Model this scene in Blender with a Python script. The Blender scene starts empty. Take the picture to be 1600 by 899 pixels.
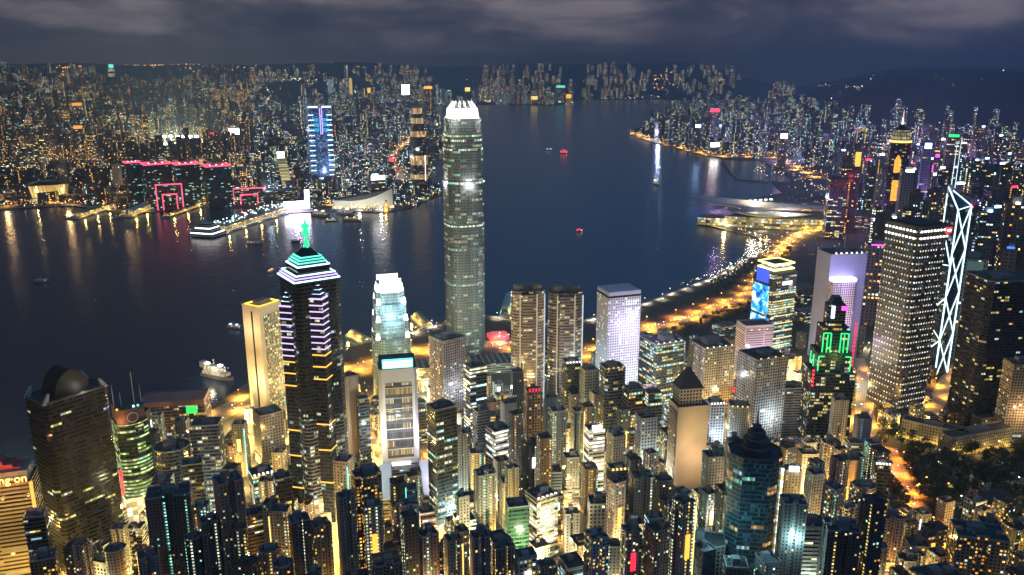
import bpy, bmesh, math, random
from mathutils import Vector
random.seed(11)
R = math.radians
sc = bpy.context.scene
col = sc.collection

# ------------------------------------------------------------------ camera
CAMZ, PITCH, FPX = 465.0, R(15.2), 1300.0
CP, SP = math.cos(PITCH), math.sin(PITCH)
cd = bpy.data.cameras.new('camera')
cam = bpy.data.objects.new('camera', cd)
col.objects.link(cam)
cam.location = (0, 0, CAMZ)
cam.rotation_euler = (R(90) - PITCH, 0, 0)
cd.sensor_width = 36
cd.lens = FPX / 1600 * 36
cd.clip_start = 1
cd.clip_end = 60000
sc.camera = cam

# ------------------------------------------------------------------ night sky
w = bpy.data.worlds.new('World')
sc.world = w
w.use_nodes = True
nt = w.node_tree
nt.nodes.clear()
def N(tree, typ, **kw):
    n = tree.nodes.new(typ)
    for k, v in kw.items():
        setattr(n, k, v)
    return n
out = N(nt, 'ShaderNodeOutputWorld')
add = N(nt, 'ShaderNodeAddShader')
sky = N(nt, 'ShaderNodeTexSky', sky_type='NISHITA', sun_disc=False)
sky.sun_elevation = R(-4)
sky.sun_rotation = R(200)
bg1 = N(nt, 'ShaderNodeBackground'); bg1.inputs['Strength'].default_value = 0.05
bg2 = N(nt, 'ShaderNodeBackground'); bg2.inputs['Strength'].default_value = 1.0
L = nt.links.new
def wm_(op, x, y=None, z=None):
    n = N(nt, 'ShaderNodeMath', operation=op)
    for i, q in enumerate((x, y, z)):
        if q is None: continue
        if isinstance(q, (int, float)): n.inputs[i].default_value = q
        else: L(q, n.inputs[i])
    return n.outputs[0]
def wmix(f, a_, b_):
    n = N(nt, 'ShaderNodeMix', data_type='RGBA'); L(f, n.inputs[0])
    for q, i in ((a_, 6), (b_, 7)):
        if isinstance(q, tuple): n.inputs[i].default_value = (*q, 1)
        else: L(q, n.inputs[i])
    return n.outputs[2]
def wstep(x, lo, hi):
    n = N(nt, 'ShaderNodeMapRange', interpolation_type='SMOOTHSTEP'); L(x, n.inputs[0]); n.inputs[1].default_value = lo; n.inputs[2].default_value = hi
    return n.outputs[0]
tc = N(nt, 'ShaderNodeTexCoord')
mp = N(nt, 'ShaderNodeMapping'); mp.inputs['Scale'].default_value = (3.4, 3.4, 13.0); mp.inputs['Location'].default_value = (0.9, 0.0, 0.1)
nz = N(nt, 'ShaderNodeTexNoise'); nz.inputs['Scale'].default_value = 1.25; nz.inputs['Detail'].default_value = 6; nz.inputs['Roughness'].default_value = 0.6; nz.inputs['Distortion'].default_value = 0.25
L(tc.outputs['Generated'], mp.inputs['Vector']); L(mp.outputs['Vector'], nz.inputs['Vector'])
sx = N(nt, 'ShaderNodeSeparateXYZ'); L(tc.outputs['Generated'], sx.inputs[0])
rp = N(nt, 'ShaderNodeValToRGB'); cr = rp.color_ramp                 # clouds lit from the city below
cr.elements[0].position = .38; cr.elements[0].color = (.03, .027, .032, 1)
cr.elements[1].position = .64; cr.elements[1].color = (.30, .24, .24, 1)
q = cr.elements.new(.5); q.color = (.088, .072, .074, 1)
L(nz.outputs['Fac'], rp.inputs['Fac'])
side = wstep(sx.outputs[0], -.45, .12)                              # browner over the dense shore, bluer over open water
low = wmix(side, (.066, .057, .048), (.020, .021, .032))
c1 = wmix(wstep(sx.outputs[2], 0.0, .042), low, rp.outputs['Color'])
high = wmix(side, (.009, .010, .020), (.012, .120, .300))  # sky above the view, coloured so the water reflects navy
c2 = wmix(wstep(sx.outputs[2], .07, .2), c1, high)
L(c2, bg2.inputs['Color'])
L(sky.outputs['Color'], bg1.inputs['Color'])
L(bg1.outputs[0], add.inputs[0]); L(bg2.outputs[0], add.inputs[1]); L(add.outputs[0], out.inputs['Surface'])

# weak broad fill added from behind the camera, standing for city glow
sd = bpy.data.lights.new('sun', 'SUN')
sd.energy = 0.10; sd.angle = R(60); sd.color = (0.86, 0.86, 1.0)
sun = bpy.data.objects.new('sun', sd); col.objects.link(sun)
sun.rotation_euler = (R(52), 0, R(-20))

vs = sc.view_settings
sc.display_settings.display_device = 'sRGB'
vs.view_transform = 'Standard'; vs.look = 'None'; vs.exposure = 0.0; vs.gamma = 1.0; vs.use_curve_mapping = False
cy = sc.cycles
cy.use_denoising = True
cy.max_bounces = 4; cy.diffuse_bounces = 1; cy.glossy_bounces = 2; cy.transmission_bounces = 0; cy.volume_bounces = 0
cy.sample_clamp_indirect = 3.0
cy.sample_clamp_direct = 0.0
cy.use_light_tree = True
cy.caustics_reflective = False; cy.caustics_refractive = False

# ------------------------------------------------------------------ view geometry helpers (they turn a direction into a place on the ground)
def ray(px, py):
    u = (px - 800) / FPX; v = (449.5 - py) / FPX
    return u, CP + v * SP, -SP + v * CP
def at(px, py, z=2.5):
    dx, dy, dz = ray(px, py)
    t = (z - CAMZ) / dz
    return dx * t, dy * t
def proj(x, y, z):
    dz = z - CAMZ
    fw = y * CP - dz * SP; up = y * SP + dz * CP
    return 800 + FPX * x / fw, 449.5 - FPX * up / fw, fw
def smooth(t):
    t = max(0.0, min(1.0, t))
    return t * t * (3 - 2 * t)
def hill(x, y):
    d = math.hypot(x, y)
    d0 = max(800, min(1080, 920 + x * 0.3))
    return 2.5 + 70 * smooth((d0 - d) / 560)
def kow(x, y):                      # Kowloon rises inland towards the ridge
    d = math.hypot(x, y)
    a = smooth((d - 5200) / 4500)
    return 2.5 + 210 * a
def zt(x, y, py):                   # height at which a post at x, y reaches picture row py
    v = (449.5 - py) / FPX
    return CAMZ + y * (v * CP - SP) / (CP + v * SP)
def place(xt, yt, yb, g=hill):
    dx, dy, dz = ray(xt, yt)
    lo, hi = 50.0, 30000.0
    for _ in range(60):
        m = (lo + hi) / 2
        x, y = dx * m, dy * m
        if proj(x, y, g(x, y))[1] > yb: lo = m
        else: hi = m
    x, y = dx * lo, dy * lo
    z0 = g(x, y)
    h = CAMZ + lo * dz - z0
    mpp = proj(x, y, z0 + h * .5)[2] / FPX
    return x, y, z0, h, mpp

# ------------------------------------------------------------------ mesh builder
class MB:
    def __init__(s): s.v = []; s.f = []; s.m = []; s.uv = []
    def quad(s, pts, mi=0, uv=None):
        i = len(s.v); s.v += [tuple(p) for p in pts]
        s.f.append(tuple(range(i, i + len(pts)))); s.m.append(mi)
        s.uv += uv if uv else [(p[0], p[1]) for p in pts]
        return s
    def prism(s, pts, z0, z1, mi=0, mt=1, pts1=None, uo=0.0, bottom=True, top=True):
        p1 = pts1 or pts
        n = len(pts); i = len(s.v)
        zz = z1 if hasattr(z1, '__len__') else [z1] * n
        zb = z0 if hasattr(z0, '__len__') else [z0] * n
        s.v += [(p[0], p[1], zb[k]) for k, p in enumerate(pts)] + [(p[0], p[1], zz[k]) for k, p in enumerate(p1)]
        u = uo
        for k in range(n):
            j = (k + 1) % n
            l = math.hypot(pts[j][0] - pts[k][0], pts[j][1] - pts[k][1])
            s.f.append((i + k, i + j, i + n + j, i + n + k)); s.m.append(mi)
            s.uv += [(u, zb[k]), (u + l, zb[j]), (u + l, zz[j]), (u, zz[k])]
            u += l
        if top:
            s.f.append(tuple(range(i + n, i + 2 * n))); s.m.append(mt); s.uv += [(p[0], p[1]) for p in p1]
        if bottom:
            s.f.append(tuple(range(i + n - 1, i - 1, -1))); s.m.append(mt); s.uv += [(p[0], p[1]) for p in reversed(pts)]
        return s
    def box(s, cx, cy, z0, sx, sy, sz, a=0.0, mi=0, mt=None):
        return s.prism(rect(sx, sy, cx, cy, a), z0, z0 + sz, mi, mi if mt is None else mt)
    def ring(s, pts, z0, z1, t, mi=0):
        n = len(pts)
        inn = offset(pts, -t)
        i = len(s.v)
        for z in (z0, z1):
            s.v += [(p[0], p[1], z) for p in pts]; s.v += [(p[0], p[1], z) for p in inn]
        for k in range(n):
            j = (k + 1) % n
            a, b, c, d = i + k, i + j, i + 2 * n + j, i + 2 * n + k
            e, f, g, h = i + n + k, i + n + j, i + 3 * n + j, i + 3 * n + k
            for q in ((a, b, c, d), (f, e, h, g), (d, c, g, h), (b, a, e, f)):
                s.f.append(q); s.m.append(mi); s.uv += [(0, 0), (1, 0), (1, 1), (0, 1)]
        return s
    def tube(s, a, b, r, n=6, mi=0, r2=None):
        a = Vector(a); b = Vector(b); d = (b - a).normalized()
        x = d.orthogonal().normalized(); y = d.cross(x)
        i = len(s.v)
        for p, rr in ((a, r), (b, r if r2 is None else r2)):
            for k in range(n):
                t = 2 * math.pi * k / n
                s.v.append(tuple(p + x * (rr * math.cos(t)) + y * (rr * math.sin(t))))
        for k in range(n):
            j = (k + 1) % n
            s.f.append((i + k, i + j, i + n + j, i + n + k)); s.m.append(mi); s.uv += [(0, 0), (1, 0), (1, 1), (0, 1)]
        s.f.append(tuple(range(i + n - 1, i - 1, -1))); s.m.append(mi); s.uv += [(0, 0)] * n
        s.f.append(tuple(range(i + n, i + 2 * n))); s.m.append(mi); s.uv += [(0, 0)] * n
        return s
    def mesh(s, name, mats):
        me = bpy.data.meshes.new(name)
        me.from_pydata(s.v, [], s.f)
        uvl = me.uv_layers.new(name='UVMap')
        uvl.data.foreach_set('uv', [c for p in s.uv for c in p])
        for m in mats: me.materials.append(m)
        me.polygons.foreach_set('material_index', s.m)
        me.update()
        return me
    def build(s, name, mats, parent=None, color=None, loc=None, rz=0.0):
        if not isinstance(mats, (list, tuple)): mats = [mats]
        o = bpy.data.objects.new(name, s.mesh(name, mats))
        col.objects.link(o)
        if parent is not None: o.parent = parent
        if color is not None: o.color = color
        if loc is not None: o.location = loc
        o.rotation_euler = (0, 0, rz)
        return o

def rect(sx, sy, cx=0.0, cy=0.0, a=0.0):
    c, s = math.cos(a), math.sin(a)
    return [(cx + x * c - y * s, cy + x * s + y * c) for x, y in ((-sx / 2, -sy / 2), (sx / 2, -sy / 2), (sx / 2, sy / 2), (-sx / 2, sy / 2))]
def offset(pts, d):                 # grow (d > 0) or shrink a counter-clockwise outline
    n = len(pts); r = []
    for k in range(n):
        a, b, c = Vector(pts[k - 1]), Vector(pts[k]), Vector(pts[(k + 1) % n])
        e1 = (b - a).normalized(); e2 = (c - b).normalized()
        n1 = Vector((e1.y, -e1.x)); n2 = Vector((e2.y, -e2.x))
        m = n1 + n2
        q = m.length_squared
        m = m * (2 / q) if q > .3 else n1
        r.append((b.x + m.x * d, b.y + m.y * d))
    return r
def scale(pts, k): return [(p[0] * k, p[1] * k) for p in pts]
def plan(kind, w, d):
    if kind == 'oct':
        c = .26 * min(w, d)
        return [(-w/2+c, -d/2), (w/2-c, -d/2), (w/2, -d/2+c), (w/2, d/2-c), (w/2-c, d/2), (-w/2+c, d/2), (-w/2, d/2-c), (-w/2, -d/2+c)]
    if kind == 'cham':
        c = .1 * min(w, d)
        return [(-w/2+c, -d/2), (w/2-c, -d/2), (w/2, -d/2+c), (w/2, d/2-c), (w/2-c, d/2), (-w/2+c, d/2), (-w/2, d/2-c), (-w/2, -d/2+c)]
    if kind == 'cross':
        a, b = w * .19, d * .19
        return [(-w/2+a, -d/2), (w/2-a, -d/2), (w/2-a, -d/2+b), (w/2, -d/2+b), (w/2, d/2-b), (w/2-a, d/2-b), (w/2-a, d/2), (-w/2+a, d/2), (-w/2+a, d/2-b), (-w/2, d/2-b), (-w/2, -d/2+b), (-w/2+a, -d/2+b)]
    if kind == 'slot':              # front and back with a deep light well
        a, b = w * .13, d * .3
        return [(-w/2, -d/2), (-a, -d/2), (-a, -d/2+b), (a, -d/2+b), (a, -d/2), (w/2, -d/2), (w/2, d/2), (a, d/2), (a, d/2-b), (-a, d/2-b), (-a, d/2), (-w/2, d/2)]
    if kind == 'side':              # wells in the side walls too
        a, b, c = w * .12, d * .16, w * .16
        return [(-w/2, -d/2), (-a, -d/2), (-a, -d/2+b), (a, -d/2+b), (a, -d/2), (w/2, -d/2), (w/2, -b/2), (w/2-c, -b/2), (w/2-c, b/2), (w/2, b/2), (w/2, d/2), (-w/2, d/2), (-w/2, b/2), (-w/2+c, b/2), (-w/2+c, -b/2), (-w/2, -b/2)]
    if kind == 'round':
        return [(w/2 * math.cos(t), d/2 * math.sin(t)) for t in [2*math.pi*k/20 for k in range(20)]]
    if kind == 'bow':               # bowed front
        p = []
        for k in range(9):
            t = -1 + 2 * k / 8
            p.append((t * w / 2, -d / 2 - d * .22 * (1 - t * t) + d * .1))
        return p + [(w/2, d/2), (-w/2, d/2)]
    return rect(w, d)

# ------------------------------------------------------------------ materials
WARM, YEL, WHITE, COOL, TEAL, ORG = (1, .5, .11), (1, .72, .2), (.96, 1, .66), (.55, .9, 1), (.36, 1, .72), (1, .34, .04)
def newmat(name):
    m = bpy.data.materials.new(name); m.use_nodes = True
    t = m.node_tree; t.nodes.clear()
    o = N(t, 'ShaderNodeOutputMaterial'); b = N(t, 'ShaderNodeBsdfPrincipled')
    t.links.new(b.outputs[0], o.inputs['Surface'])
    return m, t, b
def math_(t, op, a, b=None, c=None):
    n = N(t, 'ShaderNodeMath', operation=op)
    for i, x in enumerate((a, b, c)):
        if x is None: continue
        if isinstance(x, (int, float)): n.inputs[i].default_value = x
        else: t.links.new(x, n.inputs[i])
    return n.outputs[0]
def wn(t, x, y, z, dim='3D'):
    c = N(t, 'ShaderNodeCombineXYZ')
    for i, q in enumerate((x, y, z)):
        if isinstance(q, (int, float)): c.inputs[i].default_value = q
        else: t.links.new(q, c.inputs[i])
    n = N(t, 'ShaderNodeTexWhiteNoise', noise_dimensions='3D')
    t.links.new(c.outputs[0], n.inputs['Vector'])
    return n.outputs['Value']
def plain(name, c, rough=.8, vary=.25, scale_=.06, metal=0.0, usecol=False):
    m, t, b = newmat(name)
    n = N(t, 'ShaderNodeTexNoise'); n.inputs['Scale'].default_value = scale_; n.inputs['Detail'].default_value = 5
    ge = N(t, 'ShaderNodeNewGeometry'); t.links.new(ge.outputs['Position'], n.inputs['Vector'])
    k = math_(t, 'MULTIPLY_ADD', n.outputs['Fac'], 2 * vary, 1 - vary)
    mx = N(t, 'ShaderNodeVectorMath', operation='SCALE')
    if usecol:
        oi = N(t, 'ShaderNodeObjectInfo'); t.links.new(oi.outputs['Color'], mx.inputs[0])
    else: mx.inputs[0].default_value = c
    t.links.new(k, mx.inputs['Scale'])
    t.links.new(mx.outputs[0], b.inputs['Base Color'])
    b.inputs['Roughness'].default_value = rough; b.inputs['Metallic'].default_value = metal
    return m
def glow(name, c, s, light=True, base=(.1, .1, .1)):
    m, t, b = newmat(name)
    b.inputs['Base Color'].default_value = (*base, 1)
    b.inputs['Emission Color'].default_value = (*c, 1); b.inputs['Emission Strength'].default_value = s
    m.cycles.emission_sampling = 'AUTO' if light else 'NONE'
    return m
WINDOW = .58                          # brightness of all lit windows
def facade(name, pu, pv, wu, wv, glass=(.02, .025, .03), zone=1, fvar=.6, cols=((0, WARM), (.5, WHITE), (.85, COOL)), s=2.5, stair=0.0, gr=.12, lk=1.0, vs_=.5, wallstreak=.25, light=False, rib=0.0):
    """wall with a grid of windows (metres in the UV map); object colour = wall colour, object alpha = share of lit windows"""
    s *= WINDOW
    m, t, b = newmat(name)
    uv = N(t, 'ShaderNodeUVMap', uv_map='UVMap'); sp = N(t, 'ShaderNodeSeparateXYZ'); t.links.new(uv.outputs[0], sp.inputs[0])
    oi = N(t, 'ShaderNodeObjectInfo'); rnd = oi.outputs['Random']
    U = math_(t, 'DIVIDE', sp.outputs[0], pu); V = math_(t, 'DIVIDE', sp.outputs[1], pv)
    cu, cv = math_(t, 'FLOOR', U), math_(t, 'FLOOR', V)
    fu, fv = math_(t, 'FRACT', U), math_(t, 'FRACT', V)
    mu = math_(t, 'LESS_THAN', math_(t, 'ABSOLUTE', math_(t, 'SUBTRACT', fu, .5)), wu / 2)
    mv = math_(t, 'LESS_THAN', math_(t, 'ABSOLUTE', math_(t, 'SUBTRACT', fv, vs_)), wv / 2)
    mask = math_(t, 'MULTIPLY', mu, mv)
    r1, r2 = math_(t, 'MULTIPLY', rnd, 917.3), math_(t, 'MULTIPLY', rnd, 371.9)
    zu = math_(t, 'FLOOR', math_(t, 'DIVIDE', cu, zone)) if zone != 1 else cu
    n1 = wn(t, zu, cv, r1); nf = wn(t, 3.3, cv, r2)
    lit = math_(t, 'MULTIPLY', oi.outputs['Alpha'], lk)
    p = math_(t, 'MULTIPLY', lit, math_(t, 'MULTIPLY_ADD', math_(t, 'MULTIPLY', nf, nf), 3 * fvar, 1 - fvar))
    if stair:
        st = math_(t, 'LESS_THAN', wn(t, cu, 7.7, r2), stair)
        p = math_(t, 'MAXIMUM', p, math_(t, 'MULTIPLY', st, .93))
    on = math_(t, 'LESS_THAN', n1, p)
    n2 = wn(t, math_(t, 'ADD', zu, 41.5), cv, r2)
    if stair:                        # a whole stairwell column shares one lamp colour
        n2 = math_(t, 'ADD', math_(t, 'MULTIPLY', n2, math_(t, 'SUBTRACT', 1, st)), math_(t, 'MULTIPLY', st, wn(t, cu, 1.5, r1)))
    n3 = wn(t, cu, math_(t, 'ADD', cv, 19.5), r1)
    rp = N(t, 'ShaderNodeValToRGB'); cr = rp.color_ramp; cr.interpolation = 'CONSTANT'
    cr.elements[0].position = 0; cr.elements[0].color = (*cols[0][1], 1)
    cr.elements[1].position = cols[1][0]; cr.elements[1].color = (*cols[1][1], 1)
    for q in cols[2:]:
        el = cr.elements.new(q[0]); el.color = (*q[1], 1)
    t.links.new(n2, rp.inputs['Fac']); t.links.new(rp.outputs['Color'], b.inputs['Emission Color'])
    br = math_(t, 'MULTIPLY_ADD', math_(t, 'MULTIPLY', n3, n3), 1.25 * s, .3 * s)
    t.links.new(math_(t, 'MULTIPLY', math_(t, 'MULTIPLY', on, mask), br), b.inputs['Emission Strength'])
    # weathered wall
    nz = N(t, 'ShaderNodeTexNoise'); nz.inputs['Scale'].default_value = 1.0; nz.inputs['Detail'].default_value = 4
    mp = N(t, 'ShaderNodeMapping'); mp.inputs['Scale'].default_value = (.35, .02, 1); t.links.new(uv.outputs[0], mp.inputs['Vector']); t.links.new(mp.outputs[0], nz.inputs['Vector'])
    k = math_(t, 'MULTIPLY_ADD', nz.outputs['Fac'], 2 * wallstreak, 1 - wallstreak)
    k = math_(t, 'MULTIPLY', k, math_(t, 'MULTIPLY_ADD', wn(t, math_(t, 'FLOOR', math_(t, 'DIVIDE', cu, 2)), 2.2, r2), .5, .72))       # bays painted and weathered unevenly
    k = math_(t, 'MULTIPLY', k, math_(t, 'MULTIPLY_ADD', math_(t, 'LESS_THAN', fv, .12), -.35, 1))       # slab edges
    sc_ = N(t, 'ShaderNodeVectorMath', operation='SCALE'); t.links.new(oi.outputs['Color'], sc_.inputs[0]); t.links.new(k, sc_.inputs['Scale'])
    mx = N(t, 'ShaderNodeMix', data_type='RGBA'); t.links.new(mask, mx.inputs[0]); t.links.new(sc_.outputs[0], mx.inputs[6]); gl_ = N(t, 'ShaderNodeVectorMath', operation='SCALE'); gl_.inputs[0].default_value = glass; t.links.new(math_(t, 'MULTIPLY_ADD', math_(t, 'POWER', n3, 4), 4, .6), gl_.inputs['Scale']); t.links.new(gl_.outputs[0], mx.inputs[7])     # blinds and curtains
    t.links.new(mx.outputs[2], b.inputs['Base Color'])
    t.links.new(math_(t, 'MULTIPLY_ADD', mask, gr - .8, .8), b.inputs['Roughness'])
    m.cycles.emission_sampling = 'AUTO' if light else 'NONE'
    return m

M = {}
M['roof'] = plain('roof_concrete', (.085, .08, .08), .9, .5, .12)
M['conc'] = plain('painted_concrete', None, .85, .18, .05, usecol=True)
M['dark'] = plain('dark_metal', (.03, .032, .036), .45, .2)
M['steel'] = plain('pale_steel', (.42, .43, .45), .4, .1, metal=.3)
M['glassdark'] = plain('dark_glass', (.012, .016, .022), .12, .2)
M['apt'] = facade('apartment_wall', 3.1, 3.0, .5, .5, s=2.6, lk=.42, stair=.05, cols=((0, WARM), (.38, YEL), (.62, WHITE), (.86, TEAL)))
M['apt2'] = facade('apartment_wall_stairs', 2.7, 3.0, .5, .48, s=2.8, lk=.22, stair=.13, cols=((0, YEL), (.3, WHITE), (.7, TEAL), (.9, WARM)))
M['aptw'] = facade('apartment_wall_warm', 2.9, 3.1, .6, .5, s=2.6, lk=.8, cols=((0, ORG), (.2, WARM), (.6, YEL), (.88, COOL)))
M['office'] = facade('curtain_wall', 1.7, 3.9, .92, .62, glass=(.015, .022, .028), zone=5, fvar=.8, s=1.9, lk=.8, cols=((0, YEL), (.3, WHITE), (.7, COOL), (.88, TEAL)))
M['dim'] = facade('dark_curtain_wall', 1.8, 3.9, .9, .6, glass=(.012, .015, .02), zone=3, fvar=.85, s=1.5, lk=.5, cols=((0, YEL), (.5, (1, .9, .45)), (.8, WHITE), (.93, COOL)))
M['grid'] = facade('punched_window_wall', 3.4, 3.7, .62, .56, s=2.0, lk=.5, cols=((0, YEL), (.5, WHITE), (.85, COOL)))
M['band'] = facade('ribbon_window_wall', 4.0, 3.5, 1.0, .46, zone=2, fvar=.5, s=1.8, lk=.6, cols=((0, YEL), (.4, WHITE), (.8, COOL)))
M['bandlit'] = facade('bright_ribbon_wall', 5.0, 4.2, .97, .5, zone=3, fvar=.2, s=3.4, lk=1.1, cols=((0, (1, .88, .55)), (.45, (1, .97, .88)), (.9, COOL)))
M['green'] = facade('green_lit_ribbon', 3.0, 3.9, .98, .5, glass=(.02, .03, .02), zone=3, fvar=.35, s=1.6, lk=1.0, cols=((0, (.72, 1, .3)), (.5, (.86, 1, .42)), (.85, (.6, 1, .55))))
M['blank'] = facade('blank_wall', 9, 3.1, .1, .3, s=2, lk=.2, stair=.08)
M['far'] = facade('far_tower_wall', 6.6, 6.2, .5, .46, s=4.6, fvar=.7, lk=.5, stair=.04, cols=((0, ORG), (.12, WARM), (.5, YEL), (.78, WHITE), (.93, COOL)), wallstreak=.15)
M['farc'] = facade('far_cool_wall', 6.6, 6.2, .5, .46, s=5.0, fvar=.7, lk=.46, stair=.04, cols=((0, YEL), (.22, WHITE), (.5, COOL), (.75, (.5, .7, 1)), (.88, TEAL), (.95, (1, .4, .8))), wallstreak=.15)
M['farq'] = facade('farthest_tower_wall', 11, 9.5, .5, .42, s=5.5, fvar=.5, lk=.5, stair=.03, cols=((0, WARM), (.3, YEL), (.55, WHITE), (.8, COOL)), wallstreak=.1)
M['farw'] = facade('far_office_wall', 6.0, 5.0, .8, .5, zone=2, s=3.0, fvar=.8, lk=.5, cols=((0, YEL), (.4, WHITE), (.75, COOL), (.92, TEAL)), wallstreak=.15)
def G(key, c, s, light=True):
    if key not in M: M[key] = glow(key, c, s, light)
    return M[key]
G('glow_white', (1, .96, .86), 3.2); G('glow_cool', (.55, .78, 1), 2.6); G('glow_amber', (1, .5, .06), 1.7); G('glow_red', (1, .03, .06), 1.6)
G('glow_pink', (1, .1, .2), 1.7); G('glow_green', (.03, 1, .25), 1.5); G('glow_teal', (.15, 1, .78), 1.5); G('glow_blue', (.06, .2, 1), 1.8)
G('glow_violet', (.55, .38, 1), 1.9); G('sign_white', (1, .97, .92), 12); G('sign_cool', (.32, .56, 1), 15); G('sign_violet', (.55, .3, 1), 16); G('sign_red', (1, .03, .08), 3.5); G('glow_bar', (.84, .8, 1), 5); G('neon_violet', (.74, .55, 1), 1.4); G('glow_magenta', (1, .1, .75), 1.7); G('glow_gold', (1, .7, .18), 1.8); G('glow_ice', (.62, .9, 1), 2.6)
G('lamp_orange', (1, .48, .09), 12, False); G('lamp_white', (1, .95, .82), 10, False)

# ------------------------------------------------------------------ scene-object helpers
def tag(o, label, cat, group=None, kind=None):
    if label: o['label'] = label
    if cat: o['category'] = cat
    if group: o['group'] = group
    if kind: o['kind'] = kind
    return o
def thing(name, label, cat, loc, rz=0.0, group=None):
    o = bpy.data.objects.new(name, None); col.objects.link(o)
    o.location = loc; o.rotation_euler = (0, 0, rz); o.empty_display_size = 5
    return tag(o, label, cat, group)
def struct(o): o['kind'] = 'structure'; return o
FOOT = []                             # footprints already taken: x, y, radius
def taken(x, y, r, k=.92):
    return any((x - a) ** 2 + (y - b) ** 2 < ((r + c) * k) ** 2 for a, b, c in FOOT)
def lamp(name, parent, loc, watts, color, r=1.5, spot=False):
    l = bpy.data.lights.new(name, 'SPOT' if spot else 'POINT')
    if spot: l.spot_size = R(150); l.spot_blend = .7
    l.energy = watts; l.color = color; l.shadow_soft_size = r
    o = bpy.data.objects.new(name, l); col.objects.link(o); o.location = loc
    if parent is not None: o.parent = parent
    return o
def inside(poly, x, y):
    c = False; n = len(poly); j = n - 1
    for i in range(n):
        xi, yi = poly[i]; xj, yj = poly[j]
        if (yi > y) != (yj > y) and x < (xj - xi) * (y - yi) / (yj - yi) + xi: c = not c
        j = i
    return c

# ================================================================== THE SETTING
isl_px = [(-700,800),(-60,752),(60,735),(170,705),(215,690),(300,655),(385,600),(450,585),(535,560),(545,543),(640,518),(690,503),(760,491),(800,498),(860,504),(920,498),(1000,476),(1060,453),(1120,430),(1165,404),(1192,389),(1203,379),(1194,371),(1150,360),(1098,352),(1089,345),(1096,338),(1118,328),(1180,309),(1222,301),(1212,292),(1206,283),(1232,286),(1238,278),(1210,264),(1190,250),(1150,250),(1118,246),(1060,233),(1020,222),(990,212),(987,204),(1005,197),(1030,185),(1045,171),(1075,165),(1150,161),(1300,159),(2300,157)]
kow_px = [(-900,332),(0,329),(60,324),(120,321),(200,336),(240,331),(300,323),(440,325),(452,333),(520,330),(556,331),(602,332),(640,325),(692,303),(668,291),(674,258),(692,236),(694,215),(682,196),(640,185),(600,182),(560,175),(545,169),(600,164),(700,165),(760,164),(870,165),(899,161),(892,156),(930,156),(1000,155),(1040,156),(1500,154),(2300,153)]
ISL = [at(*p) for p in isl_px] + [(14000, 200), (3000, -700), (-2500, -700), (-2500, 700)]
KOW = [at(*p) for p in kow_px] + [(16000, 17500), (-14000, 17500)]
def ccw(p):
    a = sum(p[i-1][0]*p[i][1] - p[i][0]*p[i-1][1] for i in range(len(p)))
    return p if a > 0 else p[::-1]
M['ground'] = plain('city_ground', (.06, .057, .054), .9, .5, .02)
M['rock'] = plain('hillside', (.045, .05, .045), .95, .5, .004)

wm, t, b = newmat('harbour_water')
b.inputs['Base Color'].default_value = (.008, .032, .078, 1); b.inputs['Roughness'].default_value = .17; b.inputs['IOR'].default_value = 1.33
ge = N(t, 'ShaderNodeNewGeometry'); nz = N(t, 'ShaderNodeTexNoise'); nz.inputs['Scale'].default_value = .035; nz.inputs['Detail'].default_value = 6; nz.inputs['Roughness'].default_value = .62
bp = N(t, 'ShaderNodeBump'); bp.inputs['Strength'].default_value = .55; bp.inputs['Distance'].default_value = 2.2
t.links.new(ge.outputs['Position'], nz.inputs['Vector']); t.links.new(nz.outputs['Fac'], bp.inputs['Height']); t.links.new(bp.outputs[0], b.inputs['Normal'])
M['water'] = wm
mb = MB(); mb.quad([(-16000, -800, 0), (17000, -800, 0), (17000, 18000, 0), (-16000, 18000, 0)])
struct(mb.build('water', M['water']))
mb = MB().prism(ccw(ISL), -0.6, 2.5, 0, 0, bottom=False); struct(mb.build('ground', M['ground']))
mb = MB().prism(ccw(KOW), -0.6, 2.5, 0, 0, bottom=False); struct(mb.build('far_shore_ground', M['ground']))

mb = MB(); X0, X1, Y0, Y1, S = -900, 1200, 0, 1080, 15
nx, ny = int((X1-X0)/S)+1, int((Y1-Y0)/S)+1
for j in range(ny):
    for i in range(nx):
        x, y = X0+i*S, Y0+j*S; z = hill(x, y); mb.v.append((x, y, z if z > 2.58 else 1.6))
for j in range(ny-1):
    for i in range(nx-1):
        a = j*nx+i; q = (a, a+1, a+nx+1, a+nx)
        if any(mb.v[k][2] > 2 for k in q):
            mb.f.append(q); mb.m.append(0); mb.uv += [(0,0)]*4
struct(mb.build('hillside_terrain', M['ground']))

from mathutils import noise as nse
def ridge(az, d):                    # far hills: ridge behind Kowloon, island hills to the right
    px = 800 + FPX * math.tan(az)
    n = nse.noise(Vector((az*7, d*.0004, 3.1))) * .6 + nse.noise(Vector((az*19, d*.001, 7.7))) * .3
    st = 5200 + 5000*smooth((px-400)/240)
    zk = 2.5 + 210*smooth((d-st)/4500) + smooth((d-max(9500, st+900))/3600) * (190 + 120*n)
    ti = smooth((px-1180)/230)
    zi = ti * smooth((d-4700)/2200) * (355 + 120*n) if ti > 0 else 0
    return max(zk if px < 1050 else 2.5 + (zk-2.5)*(1-smooth((px-1050)/200)), zi)
mb = MB(); na, nd = 240, 90
for j in range(nd):
    d = 4600 * (15500/4600) ** (j/(nd-1))
    for i in range(na):
        az = R(-40 + 82*i/(na-1)); z = ridge(az, d); X_, Y_ = math.sin(az)*d, math.cos(az)*d; mb.v.append((X_, Y_, -1.4 if not (inside(KOW, X_, Y_) or inside(ISL, X_, Y_)) else z if z > 3 else 1.2))
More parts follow.
